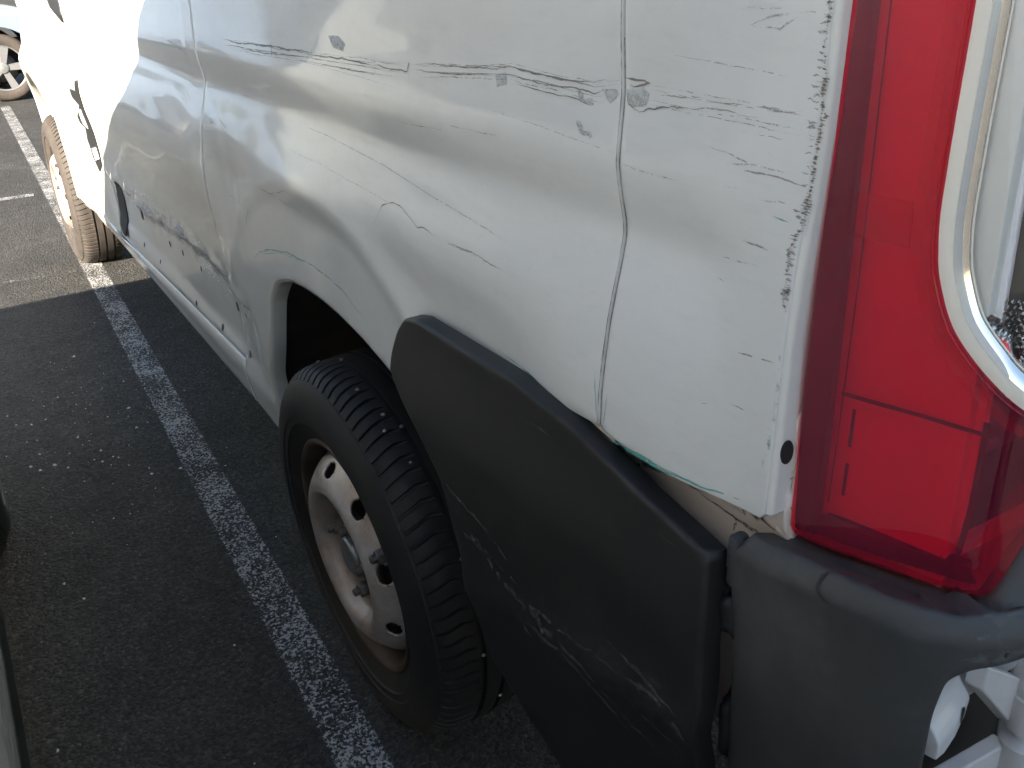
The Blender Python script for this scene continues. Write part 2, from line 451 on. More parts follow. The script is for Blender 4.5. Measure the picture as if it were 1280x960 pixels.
def dusty():
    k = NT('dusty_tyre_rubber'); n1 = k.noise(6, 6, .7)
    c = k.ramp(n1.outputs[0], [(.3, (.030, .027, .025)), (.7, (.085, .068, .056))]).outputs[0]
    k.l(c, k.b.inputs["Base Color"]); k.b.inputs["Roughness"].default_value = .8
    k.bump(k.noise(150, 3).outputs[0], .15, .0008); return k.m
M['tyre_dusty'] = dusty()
def rim(name, rustiness):
    k = NT(name)
    n1 = k.noise(9, 7, .75); n2 = k.noise(60, 5, .75)
    a = k.ramp(n1.outputs[0], [(.40, (.56, .53, .51)), (.56, (.44, .37, .32)), (.72, (.22, .13, .08))]).outputs[0]
    sp = k.ramp(n2.outputs[0], [(.60, 0.0), (.70, 1.0)]).outputs[0]
    # rust gathers round the hub: distance from the axle
    ln = k.n("ShaderNodeVectorMath", operation='LENGTH')
    mp = k.n("ShaderNodeMapping"); mp.inputs["Scale"].default_value = (1, 0, 1); k.l(k.tc.outputs["Object"], mp.inputs[0]); k.l(mp.outputs[0], ln.inputs[0])
    d = k.math('ADD', ln.outputs["Value"], k.math('MULTIPLY', n1.outputs[0], .06))
    hub = k.ramp(d, [(.100, 1.0), (.165, 0.0)]).outputs[0]
    out = k.ramp(d, [(.215, 0.0), (.235, 1.0)]).outputs[0]
    rst = k.math('MINIMUM', k.math('ADD', k.math('ADD', k.math('MULTIPLY', hub, .8), k.math('MULTIPLY', out, .9)), k.math('MULTIPLY', sp, rustiness)), .92)
    c = k.mix(rst, a, (.15, .075, .045))
    k.l(c, k.b.inputs["Base Color"]); k.b.inputs["Roughness"].default_value = .34; k.b.inputs["Metallic"].default_value = .35
    k.bump(n2.outputs[0], .1, .001)
    return k.m
M['rim'] = rim('steel_wheel', .35)
M['steel'] = simple('worn_steel', (.17, .15, .135), .5, .7, .35, 60)
M['cap'] = simple('centre_cap_steel', (.34, .34, .33), .35, .6, .2, 40)
M['alloy'] = simple('alloy_wheel', (.34, .34, .35), .3, .6, .05)
M['lens'] = seethrough('red_lens', (.97, .030, .105), .02, haze=.17, hazecol=(.70, .055, .145))
M['clear'] = seethrough('clear_lens', (.97, .97, .96), .01)
M['housing'] = simple('lamp_housing', (.92, .90, .90), .35, .0, .03)
M['housing_dark'] = simple('lamp_housing_dark', (.035, .03, .03), .5)
M['chrome'] = simple('chrome', (.86, .86, .84), .09, 1.0, .03)
M['cream'] = simple('lens_rim_white', (.88, .84, .72), .3, 0, .03, coat=.5)
M['reflector'] = simple('satin_reflector', (.20, .17, .14), .30, .9, .10, 6)
M['redband'] = simple('red_reflection_gap', (.60, .01, .03), .3, 0, .1)  # red for painting the lamp band that mirrors no bright sky
M['hinge'] = paint('hinge_white', (.70, .70, .70), .35, .3, 0.0)

def edge_wear():
    """paint scraped off in short crosswise nicks"""
    k = NT('scraped_edge'); nz = k.noise(1.0, 4, .7, stretch=(200, 200, 900)); n2 = k.noise(26, 3)
    sx = k.n("ShaderNodeSeparateXYZ"); k.l(k.tc.outputs["UV"], sx.inputs[0])
    v = k.math('ADD', nz.outputs[0], k.math('MULTIPLY', k.math('SUBTRACT', n2.outputs[0], .5), .5))
    e = k.math('SUBTRACT', v, k.math('MULTIPLY', k.math('ABSOLUTE', k.math('SUBTRACT', sx.outputs[1], .5)), .34))
    k.l(k.ramp(e, [(.44, 0.0), (.51, .85)]).outputs[0], k.b.inputs["Alpha"])
    k.l(k.ramp(n2.outputs[0], [(.4, (.10, .08, .075)), (.65, (.20, .14, .11))]).outputs[0], k.b.inputs["Base Color"]); k.b.inputs["Roughness"].default_value = .8
    return k.m
# ------------------------------------------------------------------ ground and painted lines
def asphalt():
    k = NT('asphalt'); co = k.tc.outputs["Object"]
    v1 = k.n("ShaderNodeTexVoronoi", Scale=165.0, Randomness=1.0); k.l(co, v1.inputs["Vector"])
    v2 = k.n("ShaderNodeTexVoronoi", Scale=75.0, Randomness=1.0); k.l(co, v2.inputs["Vector"])
    n0 = k.noise(.9, 5, .6); n1 = k.noise(9, 6, .7); n2 = k.noise(500, 3)
    c = k.ramp(v1.outputs["Color"], [(.0, (.016, .0160, .0158)), (.45, (.038, .037, .035)), (.82, (.066, .062, .057)), (1.0, (.13, .121, .108))]).outputs[0]
    pale = k.ramp(n0.outputs[0], [(.35, 0.75), (.65, 1.3)]).outputs[0]
    c = k.mix(1.0, c, pale, 'MULTIPLY')
    pt = k.ramp(n1.outputs[0], [(.3, 0.75), (.7, 1.25)]).outputs[0]
    c = k.mix(1.0, c, pt, 'MULTIPLY')
    k.l(c, k.b.inputs["Base Color"]); k.b.inputs["Roughness"].default_value = .82; k.b.inputs["Specular IOR Level"].default_value = .35
    h = k.math('ADD', k.math('ADD', k.math('MULTIPLY', v1.outputs["Distance"], -.9), k.math('MULTIPLY', v2.outputs["Distance"], -.9)), k.math('MULTIPLY', n2.outputs[0], .3))
    k.bump(h, 1.0, .006)
    return k.m
def road_paint(name, lo, hi, scale=150, amax=1.0):
    k = NT(name); co = k.tc.outputs["Object"]
    n1 = k.noise(scale, 3, .6); n2 = k.noise(6, 5, .6); n3 = k.noise(240, 2)
    v = k.math('ADD', k.math('ADD', n1.outputs[0], k.math('MULTIPLY', n2.outputs[0], .45)), k.math('MULTIPLY', n3.outputs[0], .25))
    a = k.ramp(v, [(lo, 0.0), (hi, amax)]).outputs[0]
    sx = k.n("ShaderNodeSeparateXYZ"); k.l(k.tc.outputs["UV"], sx.inputs[0])
    e = k.math('SUBTRACT', 1.0, k.math('ABSOLUTE', k.math('SUBTRACT', k.math('MULTIPLY', sx.outputs[1], 2.0), 1.0)))
    e = k.ramp(k.math('ADD', e, k.math('MULTIPLY', n1.outputs[0], .22)), [(.10, 0.0), (.26, 1.0)]).outputs[0]
    k.l(k.math('MULTIPLY', a, e), k.b.inputs["Alpha"])
    c = k.ramp(n3.outputs[0], [(.3, (.32, .32, .32)), (.7, (.47, .47, .46))]).outputs[0]
    k.l(c, k.b.inputs["Base Color"]); k.b.inputs["Roughness"].default_value = .75
    k.bump(n1.outputs[0], .25, .001)
    return k.m
M['asphalt'] = asphalt()
def S_ground(u, v): return np.stack([u, v, 0 * u], -1)
g = mesh_obj("ground", [(-150, -150, 0), (250, -150, 0), (250, 150, 0), (-150, 150, 0)], [(0, 1, 2, 3)], M['asphalt'], None, False)
tag(g, kind="structure")
def line(name, a, b, w, mat, z=.004):
    a = Vector((*a, z)); b = Vector((*b, z)); d = (b - a).normalized(); q = Vector((-d.y, d.x, 0)) * w / 2
    n = max(2, int((b - a).length / .25)); V = []; uv = []; F = []
    for i in range(n + 1):
        p = a.lerp(b, i / n); V += [p + q, p - q]; uv += [(i * .25, 0), (i * .25, 1)]
    for i in range(n): F.append((2 * i, 2 * i + 1, 2 * i + 3, 2 * i + 2))
    o = mesh_obj(name, V, F, mat, None, False, uv); tag(o, kind="structure"); return o
M['line'] = road_paint('worn_line_paint', .80, .95)
M['line_faint'] = road_paint('faint_line_paint', .90, 1.06, amax=.8)
line("bay_line", (-2.4, .130), (9.6, -.240), .094, M['line'])
line("cross_line", (5.16, .0), (5.42, 6.0), .085, M['line'], .0045)
line("old_line", (3.31, .03), (3.55, 2.2), .03, M['line_faint'])

# ------------------------------------------------------------------ the van
van = empty("panel_van", (0, 0, 0))
tag(van, "dented white panel van with red tail lamp and black rear moulding, scratched along its side", "van")
MIDSEAM = [(.548, 1.90), (.548, 1.25), (.551, 1.083), (.575, .98), (.612, .88), (.640, .78), (.640, .70), (.640, .484)]
def shift(p, d): return [(x + d, z) for x, z in p]
DOORSEAM = [(2.172, 1.90), (2.172, 1.20), (2.158, 1.07), (2.168, 1.003)]
# rear quarter panel, cut out for the wheel
arch = curve([(.430, .36), (.424, .42), (.395, .53), (.345, .606), (.270, .734), (.204, .789), (.12, .813), (.053, .819), (-.02, .821), (-.086, .819), (-.189, .807), (-.27, .791), (-.33, .775)], .008, 8)
g2 = .0013
quarter_outline = [(-.765 + g2, 1.90), (-.765 + g2, .916)] + [(-.70, .912), (-.60, .909), (-.52, .895), (-.45, .84), (-.40, .80)] + arch[::-1] + [(.46, .3580), (.50, .372), (.56, .380), (.636, .380)] + shift(MIDSEAM[::-1], -g2)
quarter = panel("side_panel", quarter_outline, S_side, M['white'], van, .0115, .0018, .016)
quarter["label"] = "dented rear quarter panel with a long scratch above the wheel arch"
# folded lip round the arch
lip = [(x, z) for x, z in arch]
V = []; F = []
for i, (x, z) in enumerate(lip):
    y = float(yside(x, z)); cx, cz = 0 - x, AX + .10 - z; L = math.hypot(cx, cz); cx /= L; cz /= L
    for (a, b) in ((0, -.0005), (.003, -.002), (.006, -.008), (.006, -.030)): V.append((x + cx * a, y + b, z + cz * a))
for i in range(len(lip) - 1):
    for k in range(3): F.append((i * 4 + k, i * 4 + k + 1, i * 4 + 5 + k, i * 4 + 4 + k))
mesh_obj("arch_lip", V, F, M['white'], quarter)
# corner panel with its rolled rear edge
REAR = [(-.9650, 1.90), (-.9646, 1.271), (-.9625, 1.20), (-.9590, 1.145), (-.9560, 1.09), (-.9550, 1.05), (-.9560, .98), (-.9560, .922)]
corner = panel("corner_panel", [(-.765 - g2, 1.90)] + REAR + [(-.951, .9155), (-.92, .9135), (-.86, .9110), (-.82, .9100), (-.765 - g2, .914)], S_side, M['white'], van, .009, .0018, .016)
corner["label"] = "rear corner panel with scraped edge beside the tail lamp"
rr = .0045; V = []; F = []
R2 = densify(REAR, .01, False)
for x, z in R2:
    y = float(yside(x, z)) - .0012
    for a in np.linspace(0, math.pi / 2, 6): V.append((x - rr * math.sin(a), y - rr * (1 - math.cos(a)), z))
    V.append((x - rr + .001, y - .035, z))
for i in range(len(R2) - 1):
    for k in range(6): F.append((i * 7 + k, i * 7 + k + 1, i * 7 + 8 + k, i * 7 + 7 + k))
mesh_obj("rolled_edge", V, F, M['white_front'], corner)
# mid panel with the torn-off moulding band
mid = panel("sliding_door_panel", shift(MIDSEAM, g2) + [(.80, .4755), (1.3, .459), (1.8, .441), (2.10, .431), (2.112, .52), (2.116, .58), (2.145, .64), (2.165, .70), (2.145, .80), (2.055, .975), (2.055, .9965), (2.164, 1.003), (2.154, 1.07), (2.168, 1.20), (2.168, 1.90)], S_side, M['white'], van, .0135, .0018, .016)
mid["label"] = "crumpled door panel with a scraped band along its foot"
sill = panel("sill", [(.645, .3585), (.645, .4765), (.80, .4715), (1.3, .455), (1.8, .437), (2.10, .427), (2.55, .412), (2.60, .345), (2.55, .335), (1.5, .352)], S_side, M['white'], van, .018, .004, .03)
# front door and fender
front_door = panel("front_door", [(2.176, 1.90), (2.176, 1.20), (2.162, 1.07), (2.172, 1.006), (2.065, .993), (2.10, .93), (2.118, .90), (2.127, .86), (2.150, .82), (2.152, .79), (2.158, .765), (2.180, .70), (2.16, .66), (2.15, .56), (2.135, .434), (2.60, .416), (2.90, .40), (2.945, .44), (2.975, .55), (3.00, .60), (3.05, .715), (3.06, .75), (3.03, .90), (2.99, 1.25), (2.60, 1.90)], S_side, M['white_front'], van, .022, .0018, .016)
front_door["label"] = "sunlit front door with a torn rear edge"
fa = [(WB + .515 * math.cos(t), .36 + .515 * math.sin(t)) for t in np.linspace(math.radians(132), math.radians(-4), 40)]
fender = panel("front_fender", [(3.065, .755)] + curve([(3.09, .71)] + [p for p in fa if p[0] > 3.17], .02, 2) + [(4.25, .33), (4.33, .6), (4.28, .95), (4.0, 1.12), (3.5, 1.24), (2.995, 1.26), (3.034, .90)], S_side, M['white_front'], van, .028, .002, .02)
# sill end behind the front wheel: the lip of the front wheel arch runs on into it
lipf = [(2.62, .340), (2.80, .345), (2.905, .385), (2.948, .44), (2.978, .55), (3.003, .60), (3.052, .715)] + [p for p in fa if p[0] > 3.10]
lipf = curve(lipf, .02, 4); V = []; F = []
for i, (x, z) in enumerate(lipf):
    y = float(yside(x, z)); cx, cz = WB - x, .36 - z; L = math.hypot(cx, cz) + 1e-9; cx /= L; cz /= L
    for (a, b) in ((0, 0.0), (.010, -.002), (.016, -.010), (.016, -.05)): V.append((x + cx * a, y + b, z + cz * a))
for i in range(len(lipf) - 1):
    for k in range(3): F.append((i * 4 + k, i * 4 + k + 1, i * 4 + 5 + k, i * 4 + 4 + k))
mesh_obj("arch_lip", V, F, M['white_front'], fender)
# what lies behind the panels
def shell(name, secs, mat, parent):
    V = []; F = []; n = len(secs[0])
    for s in secs: V += s
    for i in range(len(secs) - 1):
        for k in range(n): F.append((i * n + k, i * n + (k + 1) % n, (i + 1) * n + (k + 1) % n, (i + 1) * n + k))
    F.append(tuple(range(n))[::-1]); F.append(tuple((len(secs) - 1) * n + k for k in range(n)))
    o = mesh_obj(name, V, F, mat, parent, False); return o
def sec(x, h, inset=0.0):
    half = [(-.105, .86), (-.105, 1.45), (-.15, 1.80), (-.20, 2.0), (-.31, 2.16), (-.45, 2.20)]
    full = half + [(-2.05 - y, z) for y, z in half[::-1]]
    return [(x, y - inset if y > -1 else y + inset, .86 + (z - .86) * (h - .86) / 1.34) for y, z in full]
shell("upper_body", [sec(-.93, 2.17), sec(2.2, 2.2), sec(2.65, 2.02), sec(3.3, 1.38), sec(3.6, 1.24, .02), sec(4.0, 1.12, .1), sec(4.3, .93, .25)], M['white_front'], van)
shell("underbody", [[(-.90, -.30, .42), (-.90, -.30, .855), (-.90, -1.75, .855), (-.90, -1.75, .42)], [(4.1, -.32, .35), (4.1, -.32, .855), (4.1, -1.73, .855), (4.1, -1.73, .35)]], M['liner'], van)
def S_lower(u, v): return np.stack([u, -.046 + .012 * sstep(.875, .915, v) - .004 * sstep(-.80, -.96, u), v], -1)
lower = panel("lower_body", [(-.56, .72), (-.56, .90), (-.60, .93), (-.80, .935), (-.962, .935), (-.962, .66), (-.70, .66)], S_lower, M['dirty_white'], van, .02, .002, .02)
lower["label"] = "rust stained lower body showing above the black moulding"
for nm, x0, zc, rad, ya in (("wheel_housing", 0, AX + .02, .49, -.055), ("wheel_housing", WB, .36, .53, -.06)):
    V = []; F = []; ts = np.linspace(math.radians(-8), math.radians(166), 44)
    for t in ts:
        for y in (ya, -.12, -.22, -.31): V.append((x0 + rad * math.cos(t), y, zc + rad * math.sin(t)))
    for i in range(len(ts) - 1):
        for k in range(3): F.append((i * 4 + k, i * 4 + k + 1, i * 4 + 5 + k, i * 4 + 4 + k))
    mesh_obj(nm, V, F, M['liner'], van)
# backing strips behind the seams, so that the gaps show dark and rusty
def backing(pts, w, nm, dep=.010, mat='inner'):
    S2 = lambda u, v: S_side(u, v) - np.array([0, dep, 0])
    strip(nm, pts, S2, w, M[mat], van, 0.0, .02, 0, step=.02, taper=False)
backing([(-.765, .90), (-.765, 1.90)], .03, "seam_seal", .005, 'dirty_white')
backing(MIDSEAM[::-1], .035, "seam_seal")
backing([(2.14, .42), (2.13, .60), (2.17, .70), (2.12, .86), (2.07, 1.0), (2.17, 1.0), (2.17, 1.9)], .10, "seam_seal", .022)
backing([(.60, .478), (.80, .4735), (1.3, .457), (1.8, .439), (2.10, .429), (2.55, .414)], .03, "seam_seal", .006)
# side windows of the cab and the door handle
panel("side_window", [(2.24, 1.34), (2.95, 1.34), (2.62, 1.80), (2.24, 1.84)], S_side, M['glass'], front_door, .05, .003, .004, lift=.004)
h = panel("door_handle", curve([(2.29, 1.118), (2.275, 1.145), (2.30, 1.185), (2.42, 1.215), (2.55, 1.215), (2.58, 1.19), (2.52, 1.155), (2.40, 1.135), (2.31, 1.115), (2.29, 1.118)], .01, 3)[:-1], S_side, M['black'], front_door, .02, .006, .004, lift=.005)
h["label"] = "dark door handle recess"
# black trim piece at the foot of the front door seam
panel("pillar_trim", curve([(2.09, .47), (2.10, .55), (2.06, .62), (1.99, .645), (1.955, .60), (1.96, .52), (1.99, .455), (2.05, .44), (2.09, .47)], .012, 4)[:-1], S_side, M['black'], mid, .015, .004, .006, lift=.004)
# sheet torn away along the rear edge of the front door
for (pl, mt) in (([(2.10, .955), (2.17, .945), (2.20, .91), (2.34, .905), (2.36, .875), (2.24, .86), (2.30, .835), (2.44, .80), (2.45, .775), (2.34, .77), (2.40, .72), (2.38, .66), (2.30, .62), (2.20, .66), (2.18, .72), (2.165, .78), (2.15, .85), (2.11, .92)], 'black'), ([(2.22, .85), (2.30, .825), (2.33, .79), (2.24, .78)], 'silver'), ([(2.22, .72), (2.33, .70), (2.30, .66), (2.21, .68)], 'silver')):
    panel("torn_edge", pl, S_side, M[mt], front_door, .02, .001, .003, lift=.0030 if mt == 'black' else .007)

# black side moulding behind the rear wheel
mould_outline = curve([(-.342, .825), (-.346, .850), (-.362, .882), (-.388, .907), (-.425, .9155)], .006, 4) + [(-.642, .9200), (-.728, .9135), (-.776, .9055), (-.845, .8895), (-.885, .8820), (-.9225, .8755), (-.9285, .82), (-.931, .76), (-.933, .44)] + [(-.80, .437), (-.70, .455), (-.60, .490)] + curve([(-.555, .505), (-.530, .55), (-.50, .66), (-.473, .728), (-.416, .768), (-.365, .803), (-.342, .825)], .008, 6)[:-1]
mould = panel("side_moulding", mould_outline, S_mould, M['plastic'], van, .012, .005, .022)
mould["label"] = "black plastic moulding between rear wheel and bumper, with pale scuffs"
# bumper corner
CREST = curve([(.018, .898), (.089, .908), (.135, .9130), (.185, .9090), (.217, .901), (.26, .894), (.45, .890)], .01, 6)
bump_outline = [(.016, .45), (.015, .70), (.014, .80), (.009, .84), (.008, .880), (.012, .888)] + CREST + [(.45, .862), (.243, .8640)] + curve([(.243, .8640), (.201, .8670), (.186, .862), (.181, .83), (.180, .78), (.178, .45)], .005, 3)[1:]
bumper = panel("bumper_corner", bump_outline, S_bump, M['plastic_faded'], van, .006, .003, .035, out=(-.5, 1, 0))
bumper["label"] = "black plastic bumper corner under the red tail lamp, split at its top edge"
# bumper top ledge going in under the lamp
V = []; F = []; us = np.linspace(.020, .45, 60)
LB = [(-.0062, .9005), (.010, .8985), (.07, .8975), (.118, .8975), (.129, .900), (.136, .900), (.140, .9095), (.1455, .9200), (.153, .9335), (.175, .955), (.22, .972), (.28, .975)]
for u in us:
    p = S_bump(np.array([u]), np.array([np.interp(u, [c[0] for c in CREST], [c[1] for c in CREST])]))[0]
    ul = np.interp(u, [.020, .13, .18, .21, .24, .30, .45], [-.004, .085, .122, .132, .139, .16, .28])
    vl = np.interp(ul, [c[0] for c in LB], [c[1] for c in LB]); q = S_lens(np.array([ul]), np.array([vl]))[0]
    w = np.array([.7, -1, 0]) * .012 if u < .2 else np.array([1, -.1, 0]) * .012
    d = (q - p); L = np.linalg.norm(d) + 1e-9
    a = p + d * min(.3, .004 / L) + np.array([0, 0, -.0012]); b = q + np.array([0, 0, -.0035]); c = q + w + np.array([0, 0, -.0045])
    V += [tuple(a), tuple(a * .5 + b * .5 - np.array([0, 0, .0015])), tuple(b), tuple(c)]
for i in range(len(us) - 1):
    for k in range(3): F.append((i * 4 + k, i * 4 + k + 1, i * 4 + 5 + k, i * 4 + 4 + k))
mesh_obj("bumper_ledge", V, F, M['plastic_faded'], bumper)
strip("split", [(.094, .9085), (.090, .902), (.089, .896), (.095, .892), (.104, .8905)], S_bump, .0022, M['black'], bumper, .0012, .3, out=(-.5, 1, 0))
# end tab and torn foam in the gap between moulding and bumper
0 and tube("end_tab", [(-.937, -.012, .890), (-.938, -.008, .86), (-.940, -.006, .80), (-.941, -.008, .70), (-.941, -.01, .5)], [.006, .0075, .006, .005, .005], M['plastic'], bumper)
def lump(name, c, rad, mat, parent, seed, amp=.35):
    rg = np.random.default_rng(seed); V = []; F = []; nu, nv = 14, 9
    ph = rg.uniform(0, 6, 8)
    for j in range(nv + 1):
        b = math.pi * j / nv
        for i in range(nu):
            a = 2 * math.pi * i / nu; k = 1 + amp * (math.sin(3 * a + ph[0] + 2 * b) * .4 + math.sin(5 * b + ph[1] + a) * .4 + math.sin(7 * a + ph[2]) * .2)
            V.append((c[0] + rad[0] * k * math.sin(b) * math.cos(a), c[1] + rad[1] * k * math.sin(b) * math.sin(a), c[2] + rad[2] * k * math.cos(b)))
    for j in range(nv):
        for i in range(nu): F.append((j * nu + i, j * nu + (i + 1) % nu, (j + 1) * nu + (i + 1) % nu, (j + 1) * nu + i))
    return mesh_obj(name, V, F, mat, parent)
ear = box("bumper_ear", (-.9385, -.030, .846), (-.9275, -.0145, .8925), M['plastic_faded'], bumper, .004)
lump("torn_foam", (-.930, -.030, .845), (.012, .014, .020), M['black'], van, 1)
lump("torn_foam", (-.931, -.026, .815), (.013, .015, .022), M['black'], van, 2)
lump("torn_foam", (-.934, -.03, .70), (.012, .015, .04), M['black'], van, 3)
# ------------------------------------------------------------------ tail lamp
def S_lens_in(dep):
    def f(u, v):
        u = np.asarray(u, float); v = np.asarray(v, float)
        P = S_lens(u, v); e = 1e-3
        t = S_lens(u + e, v) - S_lens(u - e, v); n = np.stack([t[..., 1], -t[..., 0], 0 * t[..., 0]], -1); n /= np.linalg.norm(n, axis=-1)[..., None]
        s = np.sign((n * np.array([.5, -1, 0])).sum(-1))[..., None]
        return P + n * s * dep
    return f
OUT = (-.5, 1, 0)
lens_outer = [(.008, 1.55), (.004, 1.27), (.002, 1.188), (-.002, 1.11), (-.005, 1.024), (-.0062, .903), (.010, .8995), (.07, .8985)] + curve([(.118, .8985), (.129, .8985), (.1345, .9010), (.1400, .9110), (.1455, .9220), (.153, .9350), (.175, .957), (.22, .975)], .005, 4) + [(.28, .978), (.28, 1.55)]
win = curve([(.0745, 1.50), (.0745, 1.27), (.0720, 1.208), (.0705, 1.15), (.0735, 1.118), (.0855, 1.085), (.105, 1.062), (.133, 1.038), (.17, 1.020), (.22, 1.012)], .005, 8) + [(.255, 1.012), (.255, 1.50)]
lens = panel("tail_lamp", lens_outer, S_lens, M['lens'], van, .010, .0035, .030, out=OUT, holes=[win[::-1]])
lens["label"] = "red tail lamp lens with a clear window framed in chrome"
house = panel("lamp_housing", [(.022, 1.52), (.018, 1.1), (.0128, .922), (.108, .915), (.110, .98), (.110, 1.52)], S_lens_in(.020), M['housing'], lens, .02, .002, .02, out=OUT)
panel("lamp_side_wall", [(.0065, 1.53), (.003, 1.25), (-.0060, 1.0), (-.0055, .905), (.0125, .905), (.0215, 1.53)], S_lens_in(.0045), M['housing_dark'], lens, .02, .001, .01, out=OUT)
panel("lamp_foot", [(-.003, .9035), (.128, .9035), (.118, .9165), (.017, .9195)], S_lens_in(.008), M['housing_dark'], lens, .01, .001, .01, out=OUT)
strip("rib", [(.0205, 1.53), (.0150, 1.1), (.0110, .908)], S_lens_in(.0030), .0026, M['black'], lens, .0, .05, 0, out=OUT, taper=False, wobble=0)
strip("rib", [(.020, 1.0215), (.0751, 1.0190), (.1200, 1.0150)], S_lens_in(.008), .0030, M['housing_dark'], lens, .0, .05, 0, out=OUT, taper=False, wobble=0)
strip("rib", [(.112, 1.02), (.111, .95), (.108, .915)], S_lens_in(.017), .004, M['housing_dark'], lens, .0, .1, 0, out=OUT, taper=False, wobble=0)
for (a, b) in (((.0300, 1.106), (.0285, 1.078)), ((.0280, 1.063), (.0265, 1.035)), ((.0262, 1.007), (.0257, .977)), ((.0256, .964), (.0250, .937)), ((.0150, 1.155), (.0148, 1.125))):
    strip("slot", [a, b], S_lens_in(.018), .0026, M['black'], lens, .0, .05, 0, out=OUT, taper=False, wobble=0)
strip("rib", [(.0275, 1.53), (.0215, 1.1), (.0165, .93)], S_lens_in(.014), .0010, M['housing_dark'], lens, .0, .05, 0, out=OUT, taper=False, wobble=0)
strip("rib", [(.0165, .9205), (.06, .9175), (.108, .9135)], S_lens_in(.014), .0012, M['housing_dark'], lens, .0, .05, 0, out=OUT, taper=False, wobble=0)
for i in range(9):
    uu = .052 + i * .0068; strip("rib", [(uu, .9060), (uu + .0005, .9140 + .0012 * i)], S_lens_in(.004), .0008, M['housing_dark'], lens, .0, .05, 0, out=OUT, taper=False, wobble=0)
panel("lamp_dimple", [(.0425 + .0017 * math.cos(t), 1.2415 + .0017 * math.sin(t)) for t in np.linspace(0, 6.283, 13)[:-1]], S_lens_in(.004), M['lens'], lens, .002, .0002, 0, out=OUT, flange=False)
panel("reflection_gap", [(.0165, 1.158), (.052, 1.156), (.053, 1.128), (.0160, 1.131)], S_lens_in(.007), M['lens'], lens, .01, .001, .004, out=OUT)  # deeper red layer paints in a band that the bright sky reflection skips
# step in the lens that follows the window, white rim, chrome frame, clear window and its reflector
def offset_poly(pl, d):
    P = np.array(pl); t = np.gradient(P, axis=0); t /= np.linalg.norm(t, axis=1)[:, None]; return P + np.stack([-t[:, 1], t[:, 0]], 1) * d
path = np.array([p for p in win if p[0] < .254])
def ring(name, d0, d1, dep, mat, prof=0.0, dep2=None):
    A = offset_poly(path, d0); B = offset_poly(path, d1); V = []; F = []; m = 6; n = len(path)
    for k in range(m + 1):
        w = k / m; Q = A * (1 - w) + B * w; dd = dep + ((dep2 - dep) * w if dep2 is not None else 0) - prof * math.sin(math.pi * w)
        V += list(S_lens_in(dd)(Q[:, 0], Q[:, 1]))
    for k in range(m):
        for i in range(n - 1): F.append((k * n + i, k * n + i + 1, (k + 1) * n + i + 1, (k + 1) * n + i))
    return mesh_obj(name, V, F, mat, lens)
ring("lens_bead", -.0045, -.0018, .0012, M['lens'], .0032)
ring("lens_step", -.0165, -.0100, .0040, M['lens'])
ring("white_rim", -.0005, .0085, .0005, M['cream'], .0005)
ring("chrome_frame", .0085, .0165, .0002, M['chrome'], .0006, .0050)
ring("inner_rim", .0165, .0180, .0050, M['cream'], .001)
ring("frame_wall", .0178, .0200, .0050, M['chrome'], 0.0, .020)
inner = offset_poly(path, .0178)
pw = [tuple(p) for p in inner] + [(.236, 1.012 + .02), (.236, 1.48)]
panel("clear_window", [tuple(p) for p in inner] + [(.25, inner[-1][1]), (.25, 1.50)], S_lens_in(.0060), M['clear'], lens, .015, .0008, 0, out=OUT, flange=False)
def S_refl(u, v):
    P = S_lens_in(.032)(u, v); P[..., 0] += .018 * np.cos((np.asarray(u) - .10) * 55) * .5; return P
panel("reflector", [(.082, 1.50), (.082, 1.10), (.11, 1.055), (.25, 1.03), (.25, 1.50)], S_refl, M['reflector'], lens, .012, .001, .01, out=OUT)
# knurled reflex prisms at the foot of the window
V = []; F = []
for i in range(26):
    for j in range(14):
        u = .108 + i * .0042 + (j % 2) * .0021; v = 1.052 + j * .0036
        if v < 1.083 - (u - .105) * .55 or v > 1.10 - (u - .14) * .12: continue
        b = len(V); c = S_lens_in(.020)(np.array([u]), np.array([v]))[0]
        for du, dv in ((-.0019, 0), (0, -.0017), (.0019, 0), (0, .0017)): V.append(tuple(S_lens_in(.024)(np.array([u + du]), np.array([v + dv]))[0]))
        V.append(tuple(c)); F += [(b, b + 1, b + 4), (b + 1, b + 2, b + 4), (b + 2, b + 3, b + 4), (b + 3, b, b + 4)]
tag(mesh_obj("reflex_prisms", V, F, M['chrome'], lens, False), kind="stuff")
# body pillar showing beside and under the lamp, with a hole and cracked filler
def S_pill(u, v): return np.stack([-.940 - u, -.058 - .25 * u + 0 * v, v], -1)
pil = panel("rear_pillar", [(0, .86), (.12, .86), (.12, 1.9), (0, 1.9)], S_pill, M['white_front'], van, .03, .001, .02, out=(0, 1, 0))
hole_c = (.0225, .980)
def S_edge(u, v): return np.stack([-.9655 - u * .5, -.0475 - .6 * u + 0 * v, v], -1)
hp = [(.006 + .0055 * math.cos(t), .974 + .011 * math.sin(t)) for t in np.linspace(0, 2 * math.pi, 18)[:-1]]
panel("pillar_hole", [(.0350 + .0052 * math.cos(t), .9725 + .0098 * math.sin(t)) for t in np.linspace(0, 2 * math.pi, 25)[:-1]], lambda u, v: np.stack([0 * u - .9612 - .25 * (u - .035), -u, v], -1), M['black'], pil, .004, .0004, 0, out=(-1, .2, 0), flange=False, lift=.0006)
def S_fill(u, v): return np.stack([-.953 - u, -.040 - .45 * u + 0 * v, v], -1)
panel("pillar_foot", [(-.002, .898), (.012, .889), (.0115, .93), (.0095, 1.0), (.004, 1.0), (.003, .915), (-.002, .912)], S_fill, M['dirty_white'], pil, .008, .003, .015, out=(-.3, 1, 0))
strip("crack", [(.003, .946), (.006, .9465), (.008, .949), (.0105, .950)], S_fill, .0016, M['rust'], pil, .001, .4, out=(-.3, 1, 0))
